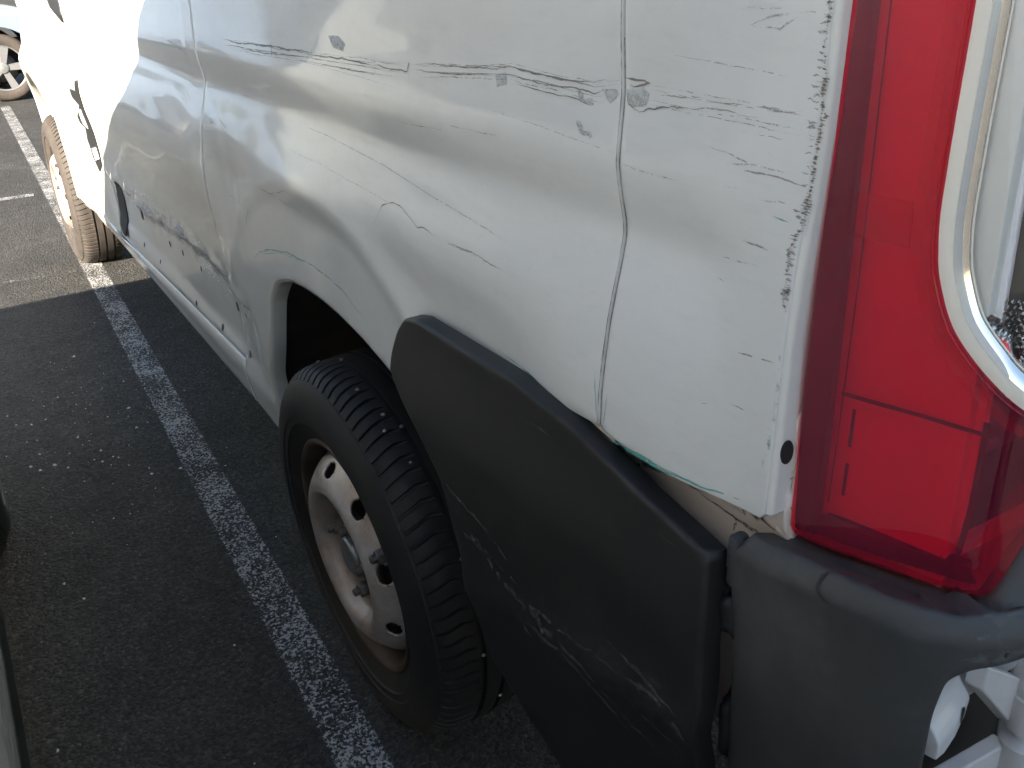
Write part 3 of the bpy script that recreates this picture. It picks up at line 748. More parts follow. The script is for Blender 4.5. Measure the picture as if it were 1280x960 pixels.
strip("crack", [(.003, .922), (.006, .924), (.009, .9235), (.0115, .920)], S_fill, .0016, M['rust'], pil, .001, .4, out=(-.3, 1, 0))
strip("crack", [(.005, .923), (.008, .945), (.0100, .967)], S_fill, .0010, M['rust'], pil, .001, .4, out=(-.3, 1, 0))

# ------------------------------------------------------------------ rear hinge, bracket and rear door (bottom right corner)
def S_br(u, v): return np.stack([-1.066 + .25 * (u - .1) + .12 * np.clip(u - .118, 0, 1) - .012 * sstep(.785, .765, v), -u, v], -1)
br = panel("rear_bracket", [(.080, .86), (.084, .80), (.086, .752), (.100, .747), (.140, .752), (.1475, .763), (.1440, .785), (.138, .80), (.136, .86)], S_br, M['hinge'], van, .005, .0016, .010, out=(-1, 0, 0))
panel("bracket_hole", [(.128 + .004 * math.cos(t) + .002 * math.sin(t), .7635 + .0055 * math.sin(t)) for t in np.linspace(0, 6.28, 14)[:-1]], S_br, M['black'], br, .004, .0003, 0, out=(-1, 0, 0), flange=False, lift=.001)
box("rear_crossmember", (-1.03, -1.70, .40), (-.97, -.055, .74), M['black'], van, .006)
box("rear_post", (-1.05, -.30, .742), (-1.03, -.09, .90), M['hinge'], van, .006)
box("rear_panel", (-1.045, -1.75, .47), (-1.02, -.26, 2.1), M['white_front'], van, .01)
rw = panel("rear_window", [(.40, 1.25), (.95, 1.25), (.95, 1.8), (.40, 1.8)], lambda u, v: np.stack([0 * u - 1.046, -u, v], -1), M['glass'], van, .1, .01, .004, out=(-1, 0, 0), lift=.003)
def hinge(cx, cy, cz, nm):
    def lz(name, prof, parent, dx=0, dy=0, seg=32):
        V = []; F = []; n = len(prof)
        for k in range(seg):
            a = 2 * math.pi * k / seg
            for r, z in prof: V.append((cx + dx + r * math.cos(a), cy + dy + r * math.sin(a), cz + z))
        for k in range(seg):
            for i in range(n - 1): F.append((k * n + i, k * n + i + 1, ((k + 1) % seg) * n + i + 1, ((k + 1) % seg) * n + i))
        return sharp(mesh_obj(name, V, F, M['hinge'], parent), 40)
    b = lz(nm, [(0, .008), (.0055, .008), (.0065, .0065), (.0065, .004), (.0095, .004), (.0135, .0015), (.0165, -.004), (.0180, -.012), (.0180, -.021), (.0172, -.0225), (.0172, -.024), (.0190, -.025), (.0195, -.045), (.0190, -.058), (.017, -.060), (.0105, -.060), (.0105, -.069), (.017, -.070), (.020, -.073), (.0205, -.13), (0, -.132)], van)
    # leaf of the hinge: tapered cheeks reaching to the pillar
    def cheek(z0, z1, z2, z3, nm2, ln=.058):
        pts = [(0, z0), (0, z1), (ln, z2), (ln + .001, z3)]
        A = [(cx + .004 + p[0] * .35, cy + .012 + p[0] * .98, cz + p[1]) for p in pts]; B = [(x + .014, y + .003, z) for x, y, z in A]
        o = mesh_obj(nm2, A + B, [(0, 1, 2, 3), (7, 6, 5, 4), (0, 4, 5, 1), (1, 5, 6, 2), (2, 6, 7, 3), (3, 7, 4, 0)], M['hinge'], b, False)
        mod = o.modifiers.new("bevel", 'BEVEL'); mod.width = .0015; mod.segments = 2; return o
    cheek(-.058, -.010, .010, -.012, "hinge_leaf", .034); cheek(-.13, -.074, -.105, -.118, "hinge_leaf")
    return b
hinge(-1.085, -.197, .7875, "door_hinge")

# ------------------------------------------------------------------ wheels
def tyre_mesh(name, mat, parent, R0=.345, pitches=88):
    # rows: (y, r, slot) ; y from inner to outer (outer face at y ~ 0)
    rows = [(-.185, .222, 0), (-.200, .235, 0), (-.207, .27, 0), (-.203, .305, 0), (-.193, .328, 0), (-.181, .339, 1), (-.170, .3425, 1), (-.158, .3435, 1),
            (-.1575, .336, 0), (-.149, .336, 0), (-.1485, .3445, 0), (-.124, .345, 0), (-.1235, .337, 0), (-.115, .337, 0), (-.1145, .345, 0), (-.090, .345, 0), (-.0895, .337, 0), (-.081, .337, 0), (-.0805, .3445, 0),
            (-.060, .344, 1), (-.046, .342, 1), (-.035, .3385, 1), (-.027, .333, 1), (-.021, .326, .5), (-.0195, .3245, 0), (-.0165, .3235, 0), (-.012, .317, 0), (-.0045, .302, 0), (-.0005, .285, 0), (0.0, .268, 0), (-.0020, .266, 0), (-.002, .252, 0), (-.0055, .2505, 0), (-.010, .238, 0), (-.0155, .226, 0), (-.0190, .2195, 0), (-.0245, .2175, 0)]
    V = []; F = []; n = len(rows); cols = []
    for p in range(pitches):
        for f, s in ((.02, 0), (.74, 0), (.77, 1), (.97, 1)): cols.append(((p + f) / pitches, s))
    cl = []
    for c, s in cols: cl.append((c, s))
    for c, s in cl:
        for (y, r, sl) in rows:
            sk = .0 + (abs(y + .10) - .05) * 1.1 * (1 if sl else 0) * .12
            a = 2 * math.pi * (c + sk)
            rr = r - .0065 * s * sl
            z = rr * math.sin(a)
            # loaded tyre: flattened on the ground and bulging above it
            yy = y
            if z < -.27: b = (-.27 - z) / .07; yy = y + (.006 if y > -.1 else -.006) * b
            z = max(z, -AX + .0015)
            V.append((rr * math.cos(a), yy, z))
    m = len(cl)
    for i in range(m):
        j = (i + 1) % m
        for k in range(n - 1): F.append((i * n + k, i * n + k + 1, j * n + k + 1, j * n + k))
    o = mesh_obj(name, V, F, mat, parent); return sharp(o, 30)
def steel_wheel(name, parent, mt):
    # disc with hand holes: polar sheet with nine oval holes
    prof = [(.1975, -.085), (.196, -.070), (.190, -.050), (.180, -.032), (.168, -.018), (.156, -.007), (.145, .0005), (.137, .0035), (.130, .0035), (.123, -.001), (.117, -.010), (.111, -.024), (.105, -.030), (.097, -.034), (.080, -.036), (.05, -.0365), (.036, -.0365), (.0, -.0365)]
    ps = np.array(prof[::-1]); ln = np.r_[0, np.cumsum(np.hypot(*np.diff(ps, axis=0).T))]; 
    seg = 270; rs = np.linspace(0, ln[-1], 84)
    R = np.interp(rs, ln, ps[:, 0]); Yp = np.interp(rs, ln, ps[:, 1])
    kr = np.hanning(9); kr /= kr.sum(); Ys = np.convolve(np.pad(Yp, 4, 'edge'), kr, 'valid')
    V = []; F = []; idx = {}
    hc = np.interp(.1665, ps[:, 0], ln)
    for j in range(len(rs)):
        for i in range(seg):
            a = 2 * math.pi * i / seg; idx[(j, i)] = len(V); V.append((R[j] * math.cos(a), Ys[j], R[j] * math.sin(a)))
    hv = {}
    for k in range(9):
        hv[k] = math.radians(161 + 40 * k)
    def inhole(j, i):
        a = 2 * math.pi * (i + .5) / seg; s = (rs[j] + rs[min(j + 1, len(rs) - 1)]) / 2
        for h in hv.values():
            d = (a - h + math.pi) % (2 * math.pi) - math.pi
            if ((d * .170) / .0185) ** 2 + ((s - hc) / .0150) ** 2 < 1: return True
        return False
    for j in range(len(rs) - 1):
        for i in range(seg):
            if inhole(j, i): continue
            F.append((idx[(j, i)], idx[(j, (i + 1) % seg)], idx[(j + 1, (i + 1) % seg)], idx[(j + 1, i)]))
    # pull ragged hole rims onto the ovals
    Vn = np.array(V)
    for key, vi in idx.items():
        j, i = key; a = 2 * math.pi * i / seg; s = rs[j]
        for h in hv.values():
            d = (a - h + math.pi) % (2 * math.pi) - math.pi; ex = (d * .170) / .0185; ez = (s - hc) / .0150; q = math.hypot(ex, ez)
            if .90 < q < 1.14:
                k = 1 / q; d2 = ex * k * .0185 / .170; s2 = hc + ez * k * .0150; r2 = np.interp(s2, ln, ps[:, 0]); y2 = np.interp(s2, rs, Ys)
                Vn[vi] = (r2 * math.cos(h + d2), y2, r2 * math.sin(h + d2))
    disc = mesh_obj(name, Vn, F, mt, parent)
    sol = disc.modifiers.new("thickness", 'SOLIDIFY'); sol.thickness = .004; sol.offset = 0
    lathe_y("rim", [(.2185, -.0225), (.2195, -.0165), (.2165, -.0140), (.2120, -.0150), (.2085, -.0190), (.2065, -.027), (.2000, -.045), (.1995, -.060), (.192, -.085), (.186, -.11), (.190, -.15), (.205, -.185), (.218, -.190)], M['rim_dark'], disc)
    lathe_y("brake_drum", [(.0, -.075), (.13, -.075), (.135, -.08), (.135, -.13), (.0, -.13)], M['liner'], disc)
    lathe_y("centre_cap", [(.036, -.037), (.036, -.016), (.0345, -.011), (.031, -.0085), (.025, -.0095), (.0, -.0070)], M['cap'], disc, 40)
    nut = None
    for k in range(5):
        a = math.radians(30 + 72 * k)
        V = []; F = []
        pr = [(.0185, -.0365), (.0185, -.0325), (.0140, -.0315), (.0135, -.012), (.0120, -.0095), (.0075, -.0095), (.0075, -.001), (.0055, .001), (0, .001)]
        for i in range(12):
            t = 2 * math.pi * i / 12
            for q, (r, y) in enumerate(pr):
                rr = r * (1.0 if i % 2 == 0 or q in (0, 1, 5, 6, 7) else .92); V.append((.064 * math.cos(a) + rr * math.cos(t), y, .064 * math.sin(a) + rr * math.sin(t)))
        for i in range(12):
            for q in range(len(pr) - 1): F.append((i * len(pr) + q, i * len(pr) + q + 1, ((i + 1) % 12) * len(pr) + q + 1, ((i + 1) % 12) * len(pr) + q))
        sharp(mesh_obj("wheel_bolt", V, F, M['steel'], disc), 30)
    return disc
M['rim_dark'] = simple('rusty_rim_barrel', (.085, .065, .052), .6, .3, .45, 14)
def copy_tree(o, parent):
    c = o.copy(); COL.objects.link(c); c.parent = parent
    for ch in o.children: copy_tree(ch, c)
    return c
def rep_mat(o, old, new):
    o.data = o.data.copy(); o.data.materials.clear(); o.data.materials.append(new)
w1 = steel_wheel("wheel", van, M['rim'])
ty = tyre_mesh("tyre", M['tyre'], w1)
w1.location = (0, 0, AX); w1["label"] = "rear steel wheel with rusty hub and worn tyre"
box("balance_weight", (-.010, -.018, -.006), (.010, -.011, .006), M['cap'], w1, .002)
w1.children[-1].location = Vector((.2105 * math.cos(math.radians(166)), 0, .2105 * math.sin(math.radians(166)))) ; w1.children[-1].rotation_euler = (0, math.radians(90 - 166), 0)
w2 = copy_tree(w1, van); w2.location = (WB, 0, AX); w2.rotation_euler = (0, math.radians(23), 0); w2["label"] = "front steel wheel in sunlight under the fender"
for c in w2.children:
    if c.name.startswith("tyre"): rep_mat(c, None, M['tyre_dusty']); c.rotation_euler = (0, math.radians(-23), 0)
    if c.name.startswith("rim"): rep_mat(c, None, M['steel'])
w1.rotation_euler = (-.046, 0, .015)
for c in w1.children:
    pass
# small stones caught in the tread
for (a, y) in ((62, -.075), (78, -.088), (100, -.06), (112, -.07), (117, -.058), (117.5, -.085), (128, -.07), (140, -.10), (155, -.085), (162, -.10), (176, -.12), (183, -.085), (190, -.118), (205, -.12)):
    t = math.radians(a); lump("stone", (.3445 * math.cos(t), y, .3445 * math.sin(t)), (.0028, .0036, .0026), M['cap'], w1, int(a) + 50, .25)
SIDE_MARKS = [('dark', 0.0016, [(0.3559, 1.1739), (0.2294, 1.175), (0.1004, 1.1772), (-0.0256, 1.1799), (-0.0764, 1.1823)]), ('dark', 0.0012, [(0.3434, 1.1657), (0.1165, 1.1694), (-0.079, 1.1774)]), ('dark', 0.0016, [(0.0955, 1.1864), (0.0947, 1.1641)]), ('dark', 0.0016, [(-0.0767, 1.1864), (-0.0781, 1.1682)]), ('dark', 0.0014, [(-0.0792, 1.1805), (-0.1863, 1.182), (-0.2847, 1.1811)]), ('dark', 0.0009, [(-0.0846, 1.1727), (-0.1856, 1.1706), (-0.2844, 1.1712), (-0.2877, 1.1893)]), ('dark', 0.0013, [(-0.2872, 1.1839), (-0.3778, 1.1834), (-0.3826, 1.1929), (-0.3797, 1.176)]), ('dark', 0.0011, [(-0.3825, 1.1921), (-0.4719, 1.1982), (-0.5727, 1.2031), (-0.5956, 1.207), (-0.6437, 1.2034), (-0.7274, 1.2024), (-0.7386, 1.2052), (-0.7602, 1.2083)]), ('dark', 0.0008, [(-0.3863, 1.1866), (-0.4716, 1.1889), (-0.5672, 1.1949)]), ('dark', 0.001, [(-0.5964, 1.1981), (-0.6297, 1.1969), (-0.6598, 1.1956), (-0.6972, 1.1965), (-0.728, 1.1938), (-0.7388, 1.1985), (-0.7526, 1.1998)]), ('dark', 0.0009, [(-0.6109, 1.1918), (-0.6751, 1.1899), (-0.7022, 1.19), (-0.7266, 1.1862), (-0.7301, 1.1922)]), ('patch', 0.0, [(-0.5702, 1.1965), (-0.5905, 1.1996), (-0.5911, 1.1892), (-0.5735, 1.1854)]), ('patch', 0.0, [(-0.7017, 1.1982), (-0.7117, 1.1966), (-0.7145, 1.1894), (-0.7261, 1.1918), (-0.7265, 1.1869), (-0.7091, 1.1876)]), ('patch', 0.0, [(-0.7378, 1.1991), (-0.7554, 1.2019), (-0.7595, 1.1974), (-0.7487, 1.1891), (-0.7442, 1.1936)]), ('patch', 0.0, [(-0.7037, 1.1716), (-0.7117, 1.1719), (-0.7158, 1.1654), (-0.7283, 1.1632), (-0.7264, 1.1598), (-0.7104, 1.1621)]), ('patch', 0.0, [(-0.1414, 1.2079), (-0.1772, 1.2089), (-0.1965, 1.2006), (-0.1874, 1.1925), (-0.1555, 1.1933)]), ('faint', 0.0008, [(-0.4687, 1.1378), (-0.538, 1.1398), (-0.5817, 1.1404)]), ('faint', 0.0007, [(-0.5508, 1.1641), (-0.6553, 1.1603), (-0.7619, 1.1535)]), ('mid', 0.0012, [(-0.4675, 1.0147), (-0.5304, 1.0148), (-0.5884, 1.0126)]), ('faint', 0.0006, [(-0.4531, 1.05), (-0.5849, 1.0399)]), ('dark', 0.001, [(-0.2705, 0.9918), (-0.2921, 1.0197), (-0.3214, 1.0299), (-0.3467, 1.0282), (-0.3921, 1.0135), (-0.4103, 1.0155), (-0.4488, 1.0132)]), ('faint', 0.0007, [(-0.4488, 1.0132), (-0.4956, 1.0134), (-0.5393, 1.0136)]), ('mid', 0.0007, [(0.0217, 1.0781), (-0.1223, 1.0719), (-0.2831, 1.0637), (-0.4139, 1.0513), (-0.5274, 1.0441)]), ('faint', 0.0006, [(0.075, 1.0358), (-0.079, 1.0342), (-0.2204, 1.0283), (-0.3416, 1.0235)]), ('faint', 0.0006, [(-0.3437, 1.1252), (-0.466, 1.1308)]), ('faint', 0.0005, [(0.1761, 1.1724), (-0.352, 1.1633)]), ('faint', 0.0008, [(-0.2483, 1.1488), (-0.2593, 1.1434)]), ('teal', 0.0022, [(0.3461, 0.7895), (0.2851, 0.8193), (0.2138, 0.8419), (0.1193, 0.8613), (-0.0017, 0.8707), (-0.0694, 0.8696), (-0.1294, 0.8639), (-0.1786, 0.8478), (-0.2166, 0.8415)]), ('teal', 0.0012, [(0.2703, 0.82), (0.1487, 0.8511), (0.032, 0.8645)]), ('teal', 0.0016, [(-0.5659, 0.9215), (-0.6452, 0.9213), (-0.7016, 0.9149), (-0.7581, 0.9127)]), ('teal', 0.0014, [(-0.7539, 0.9666), (-0.7597, 0.9401), (-0.7621, 0.9193)]), ('dark', 0.0014, [(0.5048, 1.0237), (0.4764, 1.0206)]), ('dark', 0.0016, [(0.3036, 0.8972), (0.3422, 0.8586)]), ('mid', 0.001, [(0.4977, 0.9179), (0.4467, 0.8906), (0.3103, 0.8944)]), ('mid', 0.001, [(0.4485, 1.0379), (0.3891, 1.0241)]), ('mid', 0.0008, [(0.4349, 1.0327), (0.3855, 1.0176)]), ('mid', 0.0008, [(0.4328, 1.0246), (0.3939, 1.0123)]), ('mid', 0.001, [(0.2079, 0.951), (0.1192, 0.9498), (0.0548, 0.9477)]), ('mid', 0.0008, [(0.1861, 0.9439), (0.0618, 0.9737), (0.0227, 0.9715)]), ('mid', 0.0008, [(0.6895, 1.0576), (0.6511, 1.0353)]), ('mid', 0.0007, [(0.7263, 1.0514), (0.6699, 1.0365)]), ('mid', 0.0007, [(0.7698, 1.0474), (0.6828, 1.0354)]), ('mid', 0.0012, [(0.8404, 1.1544), (0.66, 1.1389), (0.6201, 1.1224)]), ('faint', 0.001, [(0.9624, 1.1478), (0.7496, 1.1424), (0.6101, 1.1305)]), ('pale', 0.004, [(1.9151, 0.6663), (1.5075, 0.6822), (1.2026, 0.6898), (0.9574, 0.6878), (0.7935, 0.6862)]), ('pale', 0.003, [(1.8268, 0.6208), (1.3495, 0.6472), (1.1689, 0.6369)]), ('pale', 0.006, [(0.8401, 0.669), (0.6636, 0.6687), (0.5398, 0.6606)]), ('pale', 0.004, [(0.9751, 0.6245), (0.8226, 0.6243), (0.7053, 0.5927)]), ('mid', 0.002, [(1.2749, 0.6742), (1.0234, 0.666), (0.7613, 0.668), (0.539, 0.6642)]), ('dark', 0.0015, [(1.9202, 0.6495), (1.537, 0.6674)]), ('mid', 0.0014, [(1.5157, 0.6714), (1.3499, 0.6343)]), ('pale', 0.003, [(0.538, 0.6865), (0.5155, 0.6379), (0.4856, 0.6121)]), ('mid', 0.0012, [(0.7878, 0.5805), (0.6919, 0.5346), (0.5915, 0.5131)])]
CORNER_MARKS = [('dark', 0.0014, [(-0.7661, 1.2099), (-0.7823, 1.2108), (-0.7959, 1.2108), (-0.7822, 1.2067), (-0.7727, 1.2064)]), ('patch', 0.0, [(-0.7689, 1.2025), (-0.79, 1.2057), (-0.797, 1.2017), (-0.7951, 1.1935), (-0.7791, 1.19), (-0.7706, 1.1938)]), ('dark', 0.0015, [(-0.768, 1.2018), (-0.7728, 1.1916), (-0.7862, 1.1884), (-0.8129, 1.195), (-0.843, 1.1969)]), ('mid', 0.0011, [(-0.843, 1.1969), (-0.8857, 1.1987), (-0.9118, 1.1982)]), ('mid', 0.001, [(-0.8109, 1.2021), (-0.8316, 1.2027), (-0.8587, 1.2052)]), ('mid', 0.001, [(-0.8672, 1.2045), (-0.8982, 1.2053)]), ('mid', 0.001, [(-0.9092, 1.2055), (-0.9479, 1.2049)]), ('faint', 0.0009, [(-0.8958, 1.188), (-0.9351, 1.1881)]), ('faint', 0.0008, [(-0.92, 1.1957), (-0.9394, 1.1956)]), ('faint', 0.0007, [(-0.8274, 1.2313), (-0.8723, 1.2289), (-0.9344, 1.2261)]), ('faint', 0.001, [(-0.8989, 1.2548), (-0.9165, 1.2607), (-0.9392, 1.2643), (-0.9636, 1.266)]), ('faint', 0.001, [(-0.9011, 1.2539), (-0.9241, 1.2536), (-0.9395, 1.2616)]), ('faint', 0.0008, [(-0.8949, 1.2651), (-0.9292, 1.2657)]), ('mid', 0.001, [(-0.8962, 1.1621), (-0.9265, 1.1634), (-0.9578, 1.1617)]), ('faint', 0.0009, [(-0.8835, 1.1643), (-0.9149, 1.1683), (-0.9468, 1.1674)]), ('faint', 0.0009, [(-0.8851, 1.1497), (-0.9, 1.1502)]), ('faint', 0.0009, [(-0.9185, 1.1466), (-0.9429, 1.1482)]), ('mid', 0.0009, [(-0.9053, 1.1146), (-0.9319, 1.1141)]), ('faint', 0.0009, [(-0.8831, 1.0976), (-0.9247, 1.1011)]), ('faint', 0.0008, [(-0.8798, 1.0811), (-0.8903, 1.0797)]), ('faint', 0.0008, [(-0.8634, 1.175), (-0.8841, 1.1726), (-0.9114, 1.1672)]), ('mid', 0.001, [(-0.9142, 1.0353), (-0.9484, 1.039)]), ('faint', 0.0008, [(-0.7677, 1.1469), (-0.7924, 1.1453), (-0.8353, 1.1448)]), ('faint', 0.0008, [(-0.929, 1.1372), (-0.9434, 1.137)]), ('teal', 0.003, [(-0.7736, 0.9105), (-0.8117, 0.9118), (-0.8543, 0.9133), (-0.8934, 0.9162), (-0.9307, 0.9222)]), ('teal', 0.0018, [(-0.7833, 0.9124), (-0.8229, 0.9154), (-0.8742, 0.917)]), ('teal', 0.0014, [(-0.7752, 0.9521), (-0.7732, 0.9339), (-0.7717, 0.9217)]), ('teal', 0.0012, [(-0.9326, 1.138), (-0.9469, 1.1367)]), ('faint', 0.0008, [(-0.9109, 0.9946), (-0.9279, 0.9938)]), ('mid', 0.0009, [(-0.885, 0.9848), (-0.891, 0.9864)])]
MOULD_MARKS = [(0.0022, [(-0.4639, 0.7346), (-0.5138, 0.7263), (-0.5693, 0.7124), (-0.638, 0.6989)]), (0.003, [(-0.4591, 0.6753), (-0.517, 0.6837), (-0.5728, 0.6708), (-0.6363, 0.6612), (-0.7355, 0.6711), (-0.7761, 0.6496)]), (0.0012, [(-0.529, 0.6958), (-0.6025, 0.6884), (-0.6618, 0.6823)]), (0.0016, [(-0.6362, 0.6768), (-0.6783, 0.6776), (-0.7622, 0.689), (-0.8271, 0.6972)]), (0.0014, [(-0.6561, 0.643), (-0.7366, 0.6571), (-0.7998, 0.6464), (-0.8548, 0.6282)]), (0.0018, [(-0.8111, 0.7217), (-0.8583, 0.7188), (-0.9156, 0.7106)]), (0.0012, [(-0.72, 0.6703), (-0.7916, 0.6619), (-0.8461, 0.6471), (-0.8894, 0.6434)]), (0.001, [(-0.6546, 0.8862), (-0.712, 0.889)]), (0.0009, [(-0.8642, 0.8696), (-0.8943, 0.8634)]), (0.0018, [(-0.8394, 0.697), (-0.8954, 0.7036), (-0.9269, 0.6934)]), (0.0012, [(-0.6647, 0.6435), (-0.6846, 0.6356)]), (0.0016, [(-0.5096, 0.6449), (-0.5404, 0.6348)]), (0.0012, [(-0.8635, 0.6783), (-0.9243, 0.6759)])]
CLIP_HOLES = [((1.6722, 0.5944), 5), ((1.9769, 0.4727), 5), ((1.3279, 0.5819), 3), ((1.1737, 0.5941), 3), ((1.7127, 0.4901), 2), ((1.4933, 0.4908), 2), ((1.0765, 0.4836), 3), ((0.833, 0.4932), 4), ((0.5911, 0.5078), 5), ((0.6692, 0.5937), 6), ((0.5461, 0.6147), 3), ((0.9704, 0.6033), 3), ((0.6341, 0.2944), 2)]
CORNER_EDGE = [(-0.9646, 1.2712), (-0.9638, 1.2647), (-0.9638, 1.2359), (-0.9625, 1.1986), (-0.9616, 1.1669), (-0.9605, 1.1439), (-0.9536, 1.115), (-0.9468, 1.0847), (-0.9511, 1.0528), (-0.9589, 1.0159), (-0.9659, 0.9586), (-0.9654, 0.9293)]
M['edge'] = edge_wear()
M['mark_teal'] = wear('faint_teal', (.25, .50, .44), .6, (.50, .66), 120, amax=.6)
# ------------------------------------------------------------------ scratches, scuffs and stains on the van
for grp, par in ((SIDE_MARKS, quarter), (CORNER_MARKS, corner)):
    for kind, w, pts in grp:
        pr = mid if (par is quarter and np.mean([p[0] for p in pts]) > .62) else par
        if kind == 'patch': patch("bare_patch", pts, S_side, M['patch'], pr)
        else: strip("scuff" if kind in ('teal', 'pale') else "scratch", pts, S_side, w * (1.2 if kind in ('dark', 'mid', 'faint') else .9 if kind == 'teal' else 1.8), M[kind], pr, .0007, .4, 0 if kind == 'dark' else .03, step=.003, wobble=.1 if kind == 'teal' else .24)
for i in range(44):                              # streaks along the scraped band of the doors
    x = random.uniform(.45, 2.0); e = .655 - .012 * math.sin(x * 5.0) - .02 * (x - .5); z = e + random.uniform(-.035, .022); L = random.uniform(.06, .30)
    x2 = min(x + L, 2.1); sl = random.uniform(-.012, .012)
    strip("scuff" if i % 3 else "scratch", [(x, z), ((x + x2) / 2, z + sl * .6), (x2, z + sl)], S_side, random.uniform(.003, .010) if i % 3 else random.uniform(.0012, .003), M['pale' if i % 3 else 'mid'], mid if x > .64 else quarter, .0008, .5, .04, step=.01)
for dz, kd in ((.0045, 'faint'), (-.006, 'mid'), (-.0095, 'faint'), (.002, 'mid')):
    strip("scratch", [(.34, 1.1715 + dz), (.10, 1.1765 + dz), (-.18, 1.1815 + dz), (-.38, 1.187 + dz)], S_side, .0011, M[kd], quarter, .0007, .5, .02, step=.004)
    strip("scratch", [(-.40, 1.189 + dz), (-.60, 1.2035 + dz), (-.73, 1.199 + dz), (-.758, 1.204 + dz)], S_side, .0010, M[kd], quarter, .0007, .5, .02, step=.004)
    strip("scratch", [(-.80, 1.2035 + dz), (-.87, 1.203 + dz), (-.95, 1.202 + dz)], S_side, .0009, M['faint'], corner, .0007, .5, .06, step=.004)
for i in range(16):                              # broad smears over the same band
    x = random.uniform(.45, 1.7); e = .655 - .012 * math.sin(x * 5.0) - .02 * (x - .5); z = e + random.uniform(-.02, .03); L = random.uniform(.15, .4); x2 = min(x + L, 2.08)
    strip("scuff", [(x, z), ((x + x2) / 2, z + .004), (x2, z + random.uniform(-.01, .012))], S_side, random.uniform(.010, .024), M['smear'], mid if x > .64 else quarter, .0010 + i * .00004, .4, 0, step=.012, wobble=.03)
for w, pts in MOULD_MARKS:
    strip("scuff", pts, S_mould, w * 2.6, M['grey_scuff'], mould, .0006, .5, .08)
for (x, z), r in CLIP_HOLES:
    if z < .36: continue
    s = r * .0019 * (1 + .9 * max(0, x - .5))
    pl = [(x + s * .9 * math.cos(t), z + s * .9 * math.sin(t)) for t in np.linspace(0, 6.283, 13)[:-1]]
    panel("clip_hole", pl, S_side, M['black'], mid if x > .64 else quarter, .01, .0002, 0, lift=.0008, flange=False)
# scraped paint along the corner edge
for i in range(46):
    z = 1.262 - i * .0040 + random.uniform(-.001, .001); x = np.interp(-z, [-1.28, -1.20, -1.145, -1.085], [-.9635, -.9615, -.9580, -.9550])
    if 1.150 < z < 1.162: continue
    L = random.uniform(.003, .010)
    if random.random() < .12: continue
    strip("scrape", [(x, z), (x + L * .5, z + random.uniform(-.0008, .0008)), (x + L, z + random.uniform(-.001, .001))], S_side, random.uniform(.0010, .0022), M['mid'], corner, .0008, .5, 0, step=.0015)
strip("scrape", [(-.9630, 1.268), (-.9608, 1.20), (-.9575, 1.145), (-.9550, 1.10), (-.9540, 1.078)], S_side, .0055, M['edge'], corner, .0009, .6, .0, step=.003, taper=False)
strip("scuff", [(-.950, 1.05), (-.9505, 1.00), (-.9495, .95)], S_side, .004, M['mark_teal'], corner, .0008, .6, 0, step=.003)
# grime along the seams
strip("grime", [(-.765 + .0022, 1.27), (-.765 + .0022, 1.10), (-.765 + .0022, .92)], S_side, .0016, M['grime'], quarter, .0005, .3, 0, taper=False, wobble=0)
strip("grime", [(-.765 - .0022, 1.24), (-.765 - .0022, 1.10), (-.765 - .0022, .92)], S_side, .0016, M['grime'], corner, .0005, .3, 0, taper=False, wobble=0)
for (pts, w) in (([(.200, .893), (.222, .888), (.26, .881)], .012), ([(.205, .905), (.235, .8985), (.28, .893)], .010), ([(.19, .880), (.23, .874), (.27, .871)], .008)):
    strip("scuff", pts, S_bump, w, M['grey_scuff'], bumper, .0006, .5, 0, out=(-.5, 1, 0), wobble=.05)
panel("screw_hole", [(.2255 + .0022 * math.cos(t), .8755 + .0028 * math.sin(t)) for t in np.linspace(0, 6.283, 13)[:-1]], S_bump, M['black'], bumper, .002, .0002, 0, out=(-.5, 1, 0), flange=False, lift=.0006)
def S_lowm(u, v): return S_lower(u, v)
strip("grime", [(-.62, .928), (-.76, .929), (-.86, .927), (-.955, .925)], S_lowm, .016, M['grime'], lower, .0006, .4, 0)
strip("rust_crack", [(-.77, .898), (-.83, .8925), (-.87, .888), (-.905, .883), (-.93, .881), (-.955, .888)], S_lowm, .0030, M['rust'], lower, .0012, .5, .05)
strip("grime", [(-.72, .902), (-.80, .900), (-.86, .897), (-.955, .897)], S_lowm, .018, M['grime'], lower, .0005, .5, 0)
strip("rust_crack", [(-.90, .884), (-.903, .876), (-.901, .868)], S_lowm, .003, M['rust'], lower, .0012, .5, 0)

